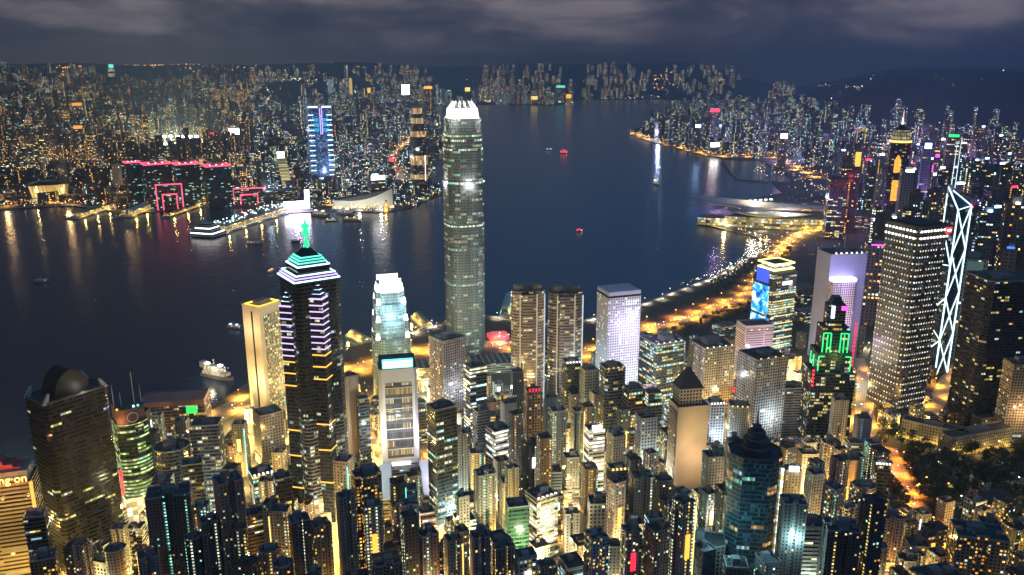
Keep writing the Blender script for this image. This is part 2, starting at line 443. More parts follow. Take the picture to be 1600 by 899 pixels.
for j in range(nd-1):
    for i in range(na-1):
        a = j*na+i; q = (a, a+1, a+na+1, a+na)
        if any(mb.v[k][2] > 2 for k in q): mb.f.append(q); mb.m.append(0); mb.uv += [(0,0)]*4
struct(mb.build('hills', M['rock']))
def gfar(x, y):
    d = math.hypot(x, y)
    return max(2.5, ridge(math.atan2(x, y), d)) if d > 4600 else 2.5

# ------------------------------------------------------------------ roads
rm, t, b = newmat('road_asphalt')
uv = N(t, 'ShaderNodeUVMap', uv_map='UVMap'); sp = N(t, 'ShaderNodeSeparateXYZ'); t.links.new(uv.outputs[0], sp.inputs[0])
lane = math_(t, 'LESS_THAN', math_(t, 'ABSOLUTE', math_(t, 'SUBTRACT', math_(t, 'FRACT', math_(t, 'DIVIDE', sp.outputs[0], 3.6)), .5)), .035)
dash = math_(t, 'LESS_THAN', math_(t, 'FRACT', math_(t, 'DIVIDE', sp.outputs[1], 12)), .45)
mk = math_(t, 'MULTIPLY', lane, dash)
nz = N(t, 'ShaderNodeTexNoise'); nz.inputs['Scale'].default_value = .08; ge = N(t, 'ShaderNodeNewGeometry'); t.links.new(ge.outputs['Position'], nz.inputs['Vector'])
rp = N(t, 'ShaderNodeValToRGB'); rp.color_ramp.elements[0].color = (.13, .125, .115, 1); rp.color_ramp.elements[1].color = (.24, .225, .2, 1)
t.links.new(nz.outputs['Fac'], rp.inputs['Fac'])
mx = N(t, 'ShaderNodeMix', data_type='RGBA'); t.links.new(mk, mx.inputs[0]); t.links.new(rp.outputs[0], mx.inputs[6]); mx.inputs[7].default_value = (.7, .7, .66, 1)
t.links.new(mx.outputs[2], b.inputs['Base Color']); b.inputs['Roughness'].default_value = .7
M['road'] = rm

LAMP_POLE = LAMP_HEADS = None
def lamp_meshes():
    p = MB(); p.tube((0, 0, 0), (0, 0, 11), .16, 5, r2=.1); pole = p.mesh('street_lamp', [M['dark']])
    a = MB(); a.tube((0, 0, 10.8), (1.9, 0, 11.3), .08, 4); arm = a.mesh('lamp_arm', [M['dark']])
    h = {}
    for k in ('lamp_orange', 'lamp_white'):
        q = MB(); q.prism(plan('oct', 1.5, .9), 11.05, 11.55, 0, 0, pts1=scale(plan('oct', 1.5, .9), .6)); h[k] = q.mesh('lamp_head', [M[k]])
    return pole, arm, h
POLE, ARM, HEADS = lamp_meshes()
ROADS = []; LAMPCOUNT = [0]
def resample(pts, step):
    r = [pts[0]]; acc = 0
    for a, b2 in zip(pts, pts[1:]):
        l = math.hypot(b2[0]-a[0], b2[1]-a[1]); n = max(1, int(l/step))
        for k in range(1, n+1): r.append((a[0]+(b2[0]-a[0])*k/n, a[1]+(b2[1]-a[1])*k/n))
    return r
def catmull(p, n=6):
    r = []
    for i in range(len(p)-1):
        p0, p1, p2, p3 = p[max(0, i-1)], p[i], p[i+1], p[min(len(p)-1, i+2)]
        for k in range(n):
            t_ = k/n
            r.append(tuple(.5*((2*p1[c]) + (-p0[c]+p2[c])*t_ + (2*p0[c]-5*p1[c]+4*p2[c]-p3[c])*t_*t_ + (-p0[c]+3*p1[c]-3*p2[c]+p3[c])*t_**3) for c in (0, 1)))
    return r + [p[-1]]
def onground(px, py):
    x, y = at(px, py)
    for _ in range(8): x, y = at(px, py, hill(x, y))
    return x, y
def road(name, pxs, width, gap, watts, phrase, color='lamp_orange', ls=1.0, g=hill, lift=.5, block=True):
    pts = catmull([onground(*p) for p in pxs])
    pts = resample(pts, 13 if math.hypot(*pts[0]) < 2300 else 40)
    mb = MB(); n = len(pts); d = 0
    for k in range(n):
        a, c = pts[max(0, k-1)], pts[min(n-1, k+1)]
        tx, ty = c[0]-a[0], c[1]-a[1]; l = math.hypot(tx, ty) or 1; nx_, ny_ = -ty/l, tx/l
        x, y = pts[k]; z = g(x, y)+lift
        if k: d += math.hypot(x-pts[k-1][0], y-pts[k-1][1])
        mb.v += [(x-nx_*width/2, y-ny_*width/2, z), (x+nx_*width/2, y+ny_*width/2, z)]
        if k:
            i = 2*k; mb.f.append((i-2, i-1, i+1, i)[::-1]); mb.m.append(0); mb.uv += [(0, d), (width, d), (width, d-14), (0, d-14)]
        if block: ROADS.append((x, y, width/2))
    struct(mb.build(name, M['road']))
    lc = ((1, .28, .02) if 'park' in phrase or 'bend' in phrase or 'lane before' in phrase else (1, .42, .05)) if color == 'lamp_orange' else (1, .88, .62)
    for k, (x, y) in enumerate(resample(pts, gap)[::1]):
        pass
    acc = 0; side = 1; last = None
    for k in range(1, n):
        x, y = pts[k]
        if last is not None and math.hypot(x-last[0], y-last[1]) < gap: continue
        last = (x, y); side = -side
        a, c = pts[k-1], pts[min(n-1, k+1)]
        tx, ty = c[0]-a[0], c[1]-a[1]; l = math.hypot(tx, ty) or 1; nx_, ny_ = -ty/l*side, tx/l*side
        px_, py_, z = x+nx_*(width/2+1), y+ny_*(width/2+1), g(x, y)+.3
        p = bpy.data.objects.new('street_lamp', POLE); col.objects.link(p); p.location = (px_, py_, z); p.rotation_euler = (0, 0, math.atan2(-ny_, -nx_)); p.scale = (ls, ls, ls)
        tag(p, f"{'amber' if color == 'lamp_orange' else 'white'} street lamp on a thin pole beside {phrase}", 'street lamp', f'street lamps beside {phrase}')
        for nm, me in (('lamp_arm', ARM), ('lamp_head', HEADS[color])):
            o = bpy.data.objects.new(nm, me); col.objects.link(o); o.parent = p
        lamp('lamp_bulb', p, (2.2, 0, 10.2), watts*random.uniform(.7, 1.3), lc, 1.2, True)
        LAMPCOUNT[0] += 1
    return pts

road('road', [(298,669),(335,652),(388,626),(450,606)], 40, 30, 170000, 'the flyover by the beige slab')
road('road', [(556,640),(581,690),(598,760),(612,838)], 15, 22, 70000, 'the lane left of the teal-sign tower')
road('road', [(652,650),(661,700),(671,790),(690,870)], 17, 22, 70000, 'the street right of the teal-sign tower')
road('road', [(450,598),(560,575),(650,550),(760,538),(850,552),(925,552),(1010,515),(1080,496),(1166,461)], 34, 19, 150000, 'the wide waterfront expressway', ls=1.35)
road('road', [(1166,461),(1196,425),(1214,396),(1246,368),(1290,356)], 28, 24, 160000, 'the approach road to the winged hall', ls=1.35)
road('road', [(1338,560),(1352,600),(1350,640),(1360,682)], 24, 28, 50000, 'the avenue by the dotted tower')
road('road', [(1452,655),(1472,612),(1494,575),(1530,556)], 22, 28, 70000, 'the ramp under the white diagonals')
road('road', [(1390,700),(1400,730),(1418,770),(1442,800)], 19, 22, 70000, 'the park road under dark trees')
road('road', [(1446,842),(1474,830),(1500,832),(1494,860),(1480,895)], 15, 20, 50000, 'the bend near the warm-windowed flats')
road('road', [(880,890),(920,870),(985,866),(1016,848)], 16, 18, 60000, 'the lane before the gabled roofs')
road('road', [(528,796),(523,840),(531,905)], 14, 16, 90000, 'the golden lane under the neon-banded tower')
road('road', [(888,780),(884,830),(899,868)], 11, 18, 60000, 'the narrow lane behind the orange lane')
road('road', [(1330,872),(1362,862),(1400,868)], 12, 18, 40000, 'the warm lane at the lower right')
road('road', [(90,896),(130,884),(168,866)], 16, 24, 36000, 'the street below the dark glass tower')
road('road', [(988,208),(1010,218),(1060,231),(1105,242),(1150,246),(1200,243),(1235,258),(1262,272),(1310,284)], 44, 100, 420000, 'the far harbour-edge expressway', ls=2.2)
road('road', [(1226,340),(1244,328),(1272,326),(1300,332)], 60, 60, 320000, 'the interchange behind the winged hall', ls=1.4)
road('road', [(452,326),(520,320),(598,304),(626,278),(612,246),(650,212),(676,200)], 34, 110, 150000, 'the boulevard across the harbour', ls=1.8)
road('road', [(0,324),(80,317),(200,330),(300,319),(430,319)], 24, 110, 120000, 'the pier-side street across the harbour', ls=1.8)
road('path', [(640,522),(700,506),(760,495),(800,501),(866,507),(925,500),(1000,479),(1060,456),(1120,433),(1165,407),(1192,392)], 9, 40, 45000, 'the waterfront promenade', 'lamp_white')
road('path', [(1098,349),(1130,358),(1176,368),(1199,378)], 10, 46, 26000, 'the sea wall of the winged hall', 'lamp_orange')

for bw in (((1128, 252), (1140, 268), (1152, 280), (1200, 284)),):
    pts = [at(*p) for p in bw]
    L1 = [(x-9, y-14) for x, y in pts]; struct(MB().prism(ccw(pts + L1[::-1]), -.6, 3.2, 0, 0).build('breakwater', M['ground']))

# ================================================================== LANDMARKS
def hero(kind, label, cat, xt, yt, yb, wpx, dr=1.0, yaw=0.0, g=hill, r=None, group=None):
    x, y, z0, h, mpp = place(xt, yt, yb, g)
    az = math.atan2(x, y); a = R(yaw)
    wid = wpx*mpp/(abs(math.cos(a))+dr*abs(math.sin(a)))
    o = thing(kind, label, cat, (x, y, z0), a-az, group)
    FOOT.append((x, y, (r or .62)*wid*max(1, dr)))
    return o, wid, wid*dr, h, mpp, x, y, z0
def roofkit(o, pts, h, big, mast=0.0, tank=True, seed=0):
    rr = random.Random(seed)
    MB().ring(pts, h, h+1.3, .5).build('parapet', M['conc'], o, color=(.3, .29, .28, 1))
    s = big
    for q in range(3):
        MB().box(rr.uniform(-.38, .38)*s, rr.uniform(-.38, .38)*s, h, s*rr.uniform(.05, .1), s*rr.uniform(.05, .12), rr.uniform(1, 2.2)).build('roof_unit', M['conc'], o, color=(*[rr.choice((.12, .3, .45))]*3, 1))
    MB().box(rr.uniform(-.1, .1)*s, rr.uniform(-.1, .1)*s, h, s*rr.uniform(.3, .5), s*rr.uniform(.28, .42), rr.uniform(3.5, 8)).build('plant_room', M['conc'], o, color=(.2, .2, .2, 1))
    if tank: MB().box(rr.choice((-1, 1))*.3*s, rr.uniform(-.25, .25)*s, h, s*.16, s*.2, rr.uniform(2, 4.5)).build('water_tank', M['conc'], o, color=(.28, .27, .25, 1))
    if mast: MB().tube((0, 0, h), (0, 0, h+mast), .45, 5, r2=.15).build('mast', M['steel'], o)

# -- the tallest tower: notched shaft, bright crown of claws
o, W, D, H, mpp, x, y, z0 = hero('skyscraper', 'tallest grey-green glass skyscraper with a glaring white crown beside the harbour', 'skyscraper', 722, 160, 562, 66, 1, 17)
W *= 1.02
def notched(w, n=.1, b=.045):
    p = []
    q = w*n
    for k in range(4):
        a = math.pi/2*k; c, s = math.cos(a), math.sin(a)
        loc = [(-w/2+q, -w/2+q*.2), (-w/4, -w/2-w*b*.7), (0, -w/2-w*b), (w/4, -w/2-w*b*.7), (w/2-q, -w/2+q*.2), (w/2-q, -w/2+q)]
        p += [(u*c-v*s, u*s+v*c) for u, v in loc]
    return p
M['ifc'] = facade('tall_tower_wall', 2.2, 4.2, .5, .62, glass=(.035, .045, .05), zone=4, fvar=.95, s=1.3, lk=.6, cols=((0, (.95, 1, .55)), (.45, WHITE), (.75, TEAL), (.92, COOL)))
zs = [z0, zt(x, y, 285), zt(x, y, 231), zt(x, y, 205), zt(x, y, 184)]
ws = [W, W*.965, W*.93, W*.885]
for i in range(4):
    MB().prism(notched(ws[i]), zs[i]-z0, zs[i+1]-z0, 0, 1).build('shaft', [M['ifc'], M['roof']], o, color=(.25, .29, .30, .42 if i == 0 else .3))
M['ifc_band'] = facade('refuge_floor_lights', 3.0, 40, .7, 1.0, zone=2, s=2.2, lk=1.2, fvar=0, cols=((0, (.8, 1, .7)), (.5, WHITE), (.8, TEAL)))
for py, k, ww in ((212, 2, .93), (219, 2, .93), (233, 1, .965), (284, 0, 1), (350, 0, 1), (440, 0, 1)):
    zz = zt(x, y, py)-z0
    MB().prism(offset(notched(W*ww), .35), zz, zz+2.6, 0, 0).build('light_band', [M['ifc_band']], o, color=(.2, .2, .2, .7))
zc, ztop = zs[4]-z0, zt(x, y, 158)-z0
MB().prism(notched(W*.80), zc, zc+(ztop-zc)*.6, 0, 1, pts1=notched(W*.62)).build('crown', [M['glow_white'], M['roof']], o)  # floodlighting of the crown put into its own emission
hh = ztop-zc
for k in range(28):
    a = 2*math.pi*k/28
    def sq(r_): return (r_*math.cos(a)/max(abs(math.cos(a)), abs(math.sin(a)))**.55, r_*math.sin(a)/max(abs(math.cos(a)), abs(math.sin(a)))**.55)
    f = MB(); p0, p1, p2 = sq(W*.425), sq(W*.385), sq(W*.25)
    f.tube((*p0, zc-1), (*p1, zc+hh*.55), .6, 4); f.tube((*p1, zc+hh*.55), (*p2, ztop), .5, 4, r2=.25)
    f.build('crown_fin', M['glow_white'] if k % 2 else M['steel'], o)
for a in range(4):
    lamp('crown_light', o, (W*.75*math.cos(R(45+90*a)), W*.75*math.sin(R(45+90*a)), zc+14), 110000, (1, .96, .85), 3)
    c, s = math.cos(R(90*a)), math.sin(R(90*a))
    lamp('flood_light', o, (W*.6*s, -W*.6*c, zt(x, y, 283)-z0-2), 30000, (1, .95, .9), 2)

for u in (-1, 1): lamp('flood_light', o, (u*W*.9, -W*1.1, 120), 22000, (.8, 1, .95), 3)  # unseen lights added in mid-air to brighten the shaft
# -- its shorter twin
o, W, D, H, mpp, x, y, z0 = hero('skyscraper', 'shorter stepped glass tower with a blazing white crown and floodlit shoulders', 'skyscraper', 607, 434, 622, 62, .9, 8)
M['ifc1'] = facade('twin_tower_wall', 2.0, 4.0, .6, .6, glass=(.03, .06, .07), zone=4, fvar=.9, s=1.2, lk=.6, cols=((0, WHITE), (.4, COOL), (.7, TEAL)))
lv = [0, zt(x, y, 522)-z0, zt(x, y, 496)-z0, zt(x, y, 470)-z0, zt(x, y, 452)-z0]
for i, k in enumerate((1, .93, .84, .76)):
    MB().prism(notched(W*k, .13, .02), lv[i], lv[i+1], 0, 1).build('shaft', [M['ifc1'], M['roof']], o, color=(.22, .3, .32, .3))
MB().prism(notched(W*.74, .13, .02), lv[4], zt(x, y, 440)-z0, 0, 1, pts1=notched(W*.66, .13, .02)).build('crown', [M['glow_white'], M['roof']], o)
for k in range(11):
    u = (-.5+k/10)*W*.56
    for v in (-1, 1):
        MB().box(u, v*W*.29, zt(x, y, 441)-z0, 1.2, 1.2, zt(x, y, 432)-zt(x, y, 441)).build('crown_fin', M['glow_white'], o)
for zi, kk in ((1, .41), (2, .381), (3, .344)):
    for sx in (-1, 1):
        for sy in (-1, 1):
            MB().prism(plan('oct', 6, 6), lv[zi]+.2, lv[zi]+8, 0, 0, pts1=plan('oct', 4, 4)).build('corner_light', M['glow_white'], o, loc=(sx*W*kk, sy*W*kk, 0))
for sx in (-1, 1): lamp('flood_light', o, (sx*W*.55, -W*.6, lv[3]), 60000, (.7, .92, 1), 2)
lamp('flood_light', o, (0, -W*.75, lv[2]+5), 60000, (.6, .92, 1), 2)

# -- the neon-banded tower with the green spire
o, W, D, H, mpp, x, y, z0 = hero('skyscraper', 'dark square tower with violet and amber neon bands under a green-lit spire', 'skyscraper', 482, 432, 800, 90, 1, 20)
Hs = H
M['center'] = facade('neon_tower_wall', 1.6, 3.9, .9, .6, glass=(.010, .014, .02), zone=3, fvar=.9, s=1.2, lk=.32, cols=((0, (.9, 1, .6)), (.4, WHITE), (.75, COOL)))
MB().prism(plan('cham', W, W), 0, Hs*.46, 0, 1).build('shaft', [M['center'], M['roof']], o, color=(.16, .17, .2, .75))
MB().prism(plan('cham', W, W), Hs*.46, Hs, 0, 1).build('shaft', [M['center'], M['roof']], o, color=(.03, .035, .045, .12))
bayz = zt(x, y, 470)-z0
b45 = W*.335
for k in range(4):
    a = R(90*k); c, s = math.cos(a), math.sin(a)
    def loc(u, v): return (u*c-v*s, u*s+v*c)
    bz = bayz + (9 if k % 2 == 0 else 0)
    tri = [loc(-b45*.62, -W/2+.3), loc(0, -W/2-b45*.55), loc(b45*.62, -W/2+.3)]
    MB().prism(tri, 0, bz, 0, 1).build('bay', [M['center'], M['roof']], o, color=(.03, .035, .045, .16))
    cx_, cy_ = loc(0, -W/2)
    for i in range(4):
        q = [(cx_+(p[0]-cx_)*(1-.24*(i+1)), cy_+(p[1]-cy_)*(1-.24*(i+1))) for p in tri]
        MB().prism(q, bz+4*i, bz+4*i+4, 0, 1).build('bay_cap', [M['center'], M['glow_cool']], o, color=(.03, .03, .04, 0))
    big = [(cx_+(p[0]-cx_)*1.07, cy_+(p[1]-cy_)*1.07) for p in tri]
    zb = bz-1
    seq = [('neon_violet', 6.3)]*9 + [('glow_amber', 12), ('glow_amber', 13), ('glow_amber', 48), ('glow_amber', 28), ('glow_amber', 36), ('glow_amber', 36), ('glow_amber', 40)]
    if k in (0, 3):
        for key, dz in seq:
            if zb < 22: break
            MB().prism(big, zb, zb+1.25, 0, 0).build('neon_band', M[key], o)
            zb -= dz
zc = Hs
tiers = [(1.0, 1.5, 'glow_ice'), (.93, 2.6, 'glow_violet'), (.86, 2.6, 'glow_ice'), (.70, 7.5, 'glow_ice'), (.60, 2.8, 'glow_teal'), (.53, 2.4, 'glow_teal'), (.46, 2.4, 'glow_teal')]
for k, dz, key in tiers:
    MB().prism(rect(W*k, W*k), zc, zc+dz, 0, 1).build('roof_tier', [M['glassdark'], M['roof']], o)
    MB().ring(offset(rect(W*k, W*k), .4), zc+dz-.8, zc+dz+.4, 1.4).build('neon_band', M[key], o)
    zc += dz
MB().prism(rect(W*.42, W*.42), zc, zc+10, 0, 0, pts1=rect(1.5, 1.5)).build('roof_pyramid', [M['glassdark']], o)
ztip = zt(x, y, 340)-z0
sp0 = zc+5; L_ = ztip-sp0
M['spire'] = glow('spire_green', (.03, 1, .3), 1.6)
for nm, a_, b_, r1, r2 in (('spire', 0, .3, 3.6, 2.2), ('spire', .3, .45, 1.2, 1.2), ('spire', .45, .7, 4.2, 1.8), ('spire', .7, .8, 4.4, 3.0), ('spire', .8, 1, 1.5, .3)):
    MB().tube((0, 0, sp0+L_*a_), (0, 0, sp0+L_*b_), r1, 8, r2=r2).build(nm, M['spire'], o)
MB().box(0, 0, 0, W*1.25, W*1.25, 14).build('podium', [M['conc']], o, color=(.4, .35, .28, 1))
M['hall_gold'] = facade('gold_hall_glass', 5, 5, .9, .86, s=2.6, lk=2.5, fvar=0, cols=((0, (1, .7, .25)), (.5, (1, .85, .5))))
MB().prism(rect(W*1.02, W*1.02), 14.2, 30, 0, 1).build('lobby_glazing', [M['hall_gold'], M['roof']], o, color=(.5, .4, .3, 1))
lamp('lobby_light', o, (5, -W*.95, 22), 90000, (1, .7, .28), 3); lamp('lobby_light', o, (-W*.75, -W*.7, 26), 30000, (1, .9, .6), 3)
lamp('street_glow', o, (W*.5, -W*1.1, 12), 90000, (1, .72, .28), 3)

# -- white bank block with a teal roof sign
o, W, D, H, mpp, x, y, z0 = hero('office_tower', 'white round-cornered office block with a glowing teal roof sign and trussed glass front', 'office tower', 620, 569, 742, 60, .75, 3)
body = plan('cham', W, D)
MB().prism(body, 22, H, 0, 1).build('shaft', [M['conc'], M['roof']], o, color=(.6, .6, .6, 1))
MB().prism(plan('cham', W*.94, D*.94), H, H+7, 0, 0).build('roof_block', [M['glassdark']], o)
MB().box(0, -D*.46, H+1, W*.8, 3, 10, mi=0).build('roof_sign', M['glow_teal'], o)
MB().box(0, -D*.46-1.8, H+2.4, W*.72, .5, 7).build('sign_face', M['glow_white'], o)
M['truss'] = facade('trussed_glass', 1.5, 10.5, .6, .66, glass=(.025, .027, .03), zone=6, s=1.2, lk=1.2, fvar=.5, cols=((0, YEL), (.5, WHITE), (.85, (1, .75, .9))))
MB().box(0, -D/2-.25, 30, W*.7, .6, H-46, mi=0).build('front_glazing', [M['truss']], o, color=(.10, .10, .11, .55))
for k in range(8):
    MB().box(0, -D/2-.8, 28+(H-44)*k/7.5, W*.7, .8, .9).build('truss_band', M['conc'], o, color=(.55, .53, .55, 1))
MB().prism(plan('cham', W*.97, D), 8, 22, 0, 1).build('podium', [M['glassdark'], M['roof']], o)
MB().prism(rect(W*.8, D*.7), 0, 8, 0, 0).build('lobby', [M['hall_gold']], o, color=(.4, .4, .4, 1))
MB().box(0, -D*.52, 20, W*.5, 2, 4).build('canopy_light', M['glow_white'], o)
lamp('flood_light', o, (-W*.75, -D*.6, 60), 40000, (.75, 1, .95), 2); lamp('flood_light', o, (W*.75, -D*.6, 55), 40000, (.8, .65, 1), 2); lamp('flood_light', o, (0, -D*1.5, 70), 80000, (.85, .95, 1), 2)

# -- dark glass tower with a vaulted roof at the left
o, W, D, H, mpp, x, y, z0 = hero('office_tower', 'huge dark glass tower under a vaulted roof with scattered yellow windows', 'office tower', 104, 612, 868, 114, .62, 24)
M['cosco'] = facade('dark_tower_wall', 2.4, 4.0, .95, .5, glass=(.012, .013, .016), zone=4, fvar=.9, s=1.6, lk=.6, cols=((0, (.95, .95, .3)), (.5, (1, .95, .55)), (.85, WHITE), (.94, (.4, .4, 1))))
cp = plan('cham', W, D)
MB().prism(cp, 0, H, 0, 1).build('shaft', [M['cosco'], M['roof']], o, color=(.014, .014, .017, .08))
v = MB(); n = 12; vw, vd, vh = W*.54, D*.66, zt(x, y, 574)-z0-H
arc = [(-vw/2*math.cos(math.pi*k/n), H+vh*math.sin(math.pi*k/n)) for k in range(n+1)]
i = 0
for yy in (-vd/2, vd/2): v.v += [(a, yy, b_) for a, b_ in arc]
for k in range(n): v.f.append((k, k+1, n+2+k, n+1+k)[::-1]); v.m.append(0); v.uv += [(0, 0)]*4
v.f += [tuple(range(n+1))[::1], tuple(range(2*n+1, n, -1))]; v.m += [0, 0]; v.uv += [(0, 0)]*(2*n+2)
v.build('vaulted_roof', plain('bronze_roof', (.02, .017, .015), .5, .3), o)
for sx, sy in ((-1, -1), (1, -1), (1, 1), (-1, 1)):
    f = MB(); bx_, by_ = sx*W*.46, sy*D*.44
    f.prism([(bx_-2.5, by_-2), (bx_+2.5, by_-2), (bx_+2.5, by_+2), (bx_-2.5, by_+2)], H, H+9, 0, 0, pts1=[(bx_-1*sx*4-1, by_-1), (bx_-sx*4+1, by_-1), (bx_-sx*4+1, by_+1), (bx_-sx*4-1, by_+1)])
    f.build('roof_fin', M['conc'], o, color=(.5, .48, .46, 1))
MB().box(W*.1, -D*.47, H, 1.6, 1.6, 1.6).build('roof_light', M['glow_white'], o)
MB().ring(cp, H, H+2, .8).build('parapet', M['conc'], o, color=(.09, .085, .08, 1))
lamp('roof_glow', o, (W*.1, -D*.56, H+4), 2500, (1, .95, .85), .5)

# -- gold ribbed block with the bright roof lettering, cut by the frame at the left
o, W, D, H, mpp, x, y, z0 = hero('department_store', 'gold-lit ribbed block with yellow lettering and a red stepped roof, cut off by the frame', 'department store', -8, 748, 930, 118, .5, -17)
M['gold_rib'] = facade('gold_ribbon_wall', 30, 3.7, 1.0, .5, glass=(.03, .026, .02), zone=1, s=.5, lk=.5, fvar=.3, cols=((0, (1, .7, .2)), (.5, (1, .75, .3))))
MB().prism(rect(W, D), 0, H, 0, 1).build('shaft', [M['gold_rib'], M['roof']], o, color=(.62, .52, .3, .3))
MB().box(0, 0, H, W*.92, D*.7, 9).build('roof_step', M['conc'], o, color=(.35, .3, .25, 1))
for k, (u, wd_, hh_) in enumerate(((-.1, .5, 17), (.2, .14, 14), (.32, .1, 11))):
    MB().box(W*u, D*.05, H, W*wd_, D*.5, hh_).build('roof_tower', M['conc'], o, color=(.7, .14, .12, 1))
MB().box(W*.5+.3, -D*.5, 6, 2.2, 2.2, H-6).build('corner_strip', glow('amber_strip', (1, .5, .08), 1.4), o)
MB().box(0, -D*.5-.3, H-.5, W*1.0, .7, 1).build('roof_strip', M['conc'], o, color=(.6, .3, .1, 1))
tcv = bpy.data.curves.new('sign_lettering', 'FONT'); tcv.body = 'wing on'.replace(' ', '·'); tcv.size = 9.8; tcv.extrude = .5; tcv.offset = .08; tcv.align_x = 'RIGHT'
tcv.materials.append(M['glow_gold']); to = bpy.data.objects.new('sign_lettering', tcv); col.objects.link(to)
bpy.context.view_layer.update(); tme = bpy.data.meshes.new_from_object(to.evaluated_get(bpy.context.evaluated_depsgraph_get())); bpy.data.objects.remove(to)
to = bpy.data.objects.new('sign_lettering', tme); col.objects.link(to); to.parent = o
to.rotation_euler = (R(90), 0, 0); to.location = (W*.475, -D*.5-.9, H+1.2)
for u in (-.3, .0, .3): lamp('flood_light', o, (W*u, -D*.5-9, H+6), 7000, (1, .42, .2), 1)
for u in (-.3, .05, .38): lamp('flood_light', o, (W*u, -D*.5-16, 40), 14000, (1, .62, .16), 1); lamp('flood_light', o, (W*u, -D*.5-16, H-20), 9000, (1, .62, .16), 1)

# -- curved green-lit tower with antennas
o, W, D, H, mpp, x, y, z0 = hero('office_tower', 'slim curved tower with stacked green-yellow floors and lit antennas on its roof', 'office tower', 199, 632, 805, 52, 1, 10)
MB().prism(plan('bow', W, D), 30, H*.88, 0, 1).build('shaft', [M['green'], M['roof']], o, color=(.05, .07, .05, .75))
MB().prism(plan('bow', W*.9, D*.8), H*.88, H, 0, 1).build('roof_block', [M['conc'], M['roof']], o, color=(.14, .07, .07, 1))
MB().prism(rect(W*1.05, D*1.0), 0, 30, 0, 1).build('podium', [M['hall_gold'], M['roof']], o, color=(.5, .45, .3, 1))
e_ = MB()
for k in range(16):
    a, b_ = 2*math.pi*k/16, 2*math.pi*(k+1)/16
    e_.tube((5*math.cos(a), -D*.62, H*.94+5*math.sin(a)), (5*math.cos(b_), -D*.62, H*.94+5*math.sin(b_)), .6, 4)
e_.build('round_emblem', M['conc'], o, color=(.7, .65, .6, 1))
for u, hh_ in ((-.42, 24), (-.2, 14), (.22, 34), (.44, 18)):
    MB().tube((W*u, 0, H*.88), (W*u, 0, H+hh_), .7, 5, r2=.2).build('mast', M['conc'], o, color=(.7, .6, .5, 1))
for u, key in ((-.42, 'glow_amber'), (.1, 'glow_cool'), (.24, 'glow_teal')):
    MB().box(W*u, -D*.45, H+1, 1.8, 1.8, 1.8).build('roof_light', M[key], o)
MB().box(-W*.5-1, -D*.3, 34, 3, 5, 26).build('red_sign', M['glow_red'], o)
lamp('podium_light', o, (6, -D*.95, 24), 60000, (1, .78, .3), 2); lamp('roof_glow', o, (-W*.45, -D*.6, H*.9), 9000, (1, .5, .15), 1)

# -- brown office slab with a green roof screen, far left waterfront
o, W, D, H, mpp, x, y, z0 = hero('office_tower', 'brown office slab with a small green lit screen at its top corner', 'office tower', 274, 626, 712, 102, .5, -14)
MB().prism(rect(W, D), 0, H, 0, 1).build('shaft', [M['dim'], M['roof']], o, color=(.22, .13, .12, .35))
MB().box(0, 0, H, W, D, 5).build('roof_block', M['conc'], o, color=(.3, .16, .15, 1))
MB().box(-W*.5, -D*.5, 0, 9, 3, H).build('corner_pier', M['conc'], o, color=(.5, .25, .2, 1))
MB().box(W*.3, -D*.5-.6, H-10, W*.17, 1, 9).build('green_screen', glow('green_screen', (.02, .8, .12), 1.5), o)
MB().ring(rect(W, D), H+5, H+6.2, .8).build('parapet', M['conc'], o, color=(.3, .18, .17, 1))
lamp('flood_light', o, (-W*.56, -D*1.0, H*.5), 16000, (1, .5, .3), 1)

# -- beige floodlit slab
o, W, D, H, mpp, x, y, z0 = hero('hotel_tower', 'tall beige slab with one blank floodlit side and amber roof lights', 'hotel', 409, 474, 642, 58, .8, 42)
M['hotelwin'] = facade('hotel_windows', 3.4, 4.2, .5, .5, s=2.6, lk=.9, fvar=.4, cols=((0, (1, .78, .25)), (.5, YEL), (.8, TEAL)))
pts = rect(W, D)
MB().prism(pts, 0, H, 0, 1).build('shaft', [M['conc'], M['roof']], o, color=(.5, .43, .33, 1))
MB().box(W*.06, -D/2-.35, 8, W*.82, .8, H-20).build('window_front', [M['hotelwin']], o, color=(.35, .32, .25, .6))
MB().box(-W/2-.3, -D*.05, 8, .7, 2.4, H-14).build('stair_slit', [M['glassdark']], o)
MB().ring(offset(pts, .3), H-1, H+1.6, 1).build('parapet', M['conc'], o, color=(.6, .5, .3, 1))
MB().ring(offset(pts, -2), H+.2, H+2.4, 1).build('roof_lights', glow('roof_amber', (1, .6, .08), 2.2), o)
MB().box(0, 0, H, W*.5, D*.4, 6).build('plant_room', M['conc'], o, color=(.3, .27, .2, 1))
lamp('flood_light', o, (-W*1.0, -D*.2, 50), 60000, (1, .75, .38), 2); lamp('flood_light', o, (-W*1.0, 0, H-30), 45000, (1, .75, .4), 2); lamp('flood_light', o, (W*.2, -D*1.2, 40), 40000, (1, .75, .3), 2)

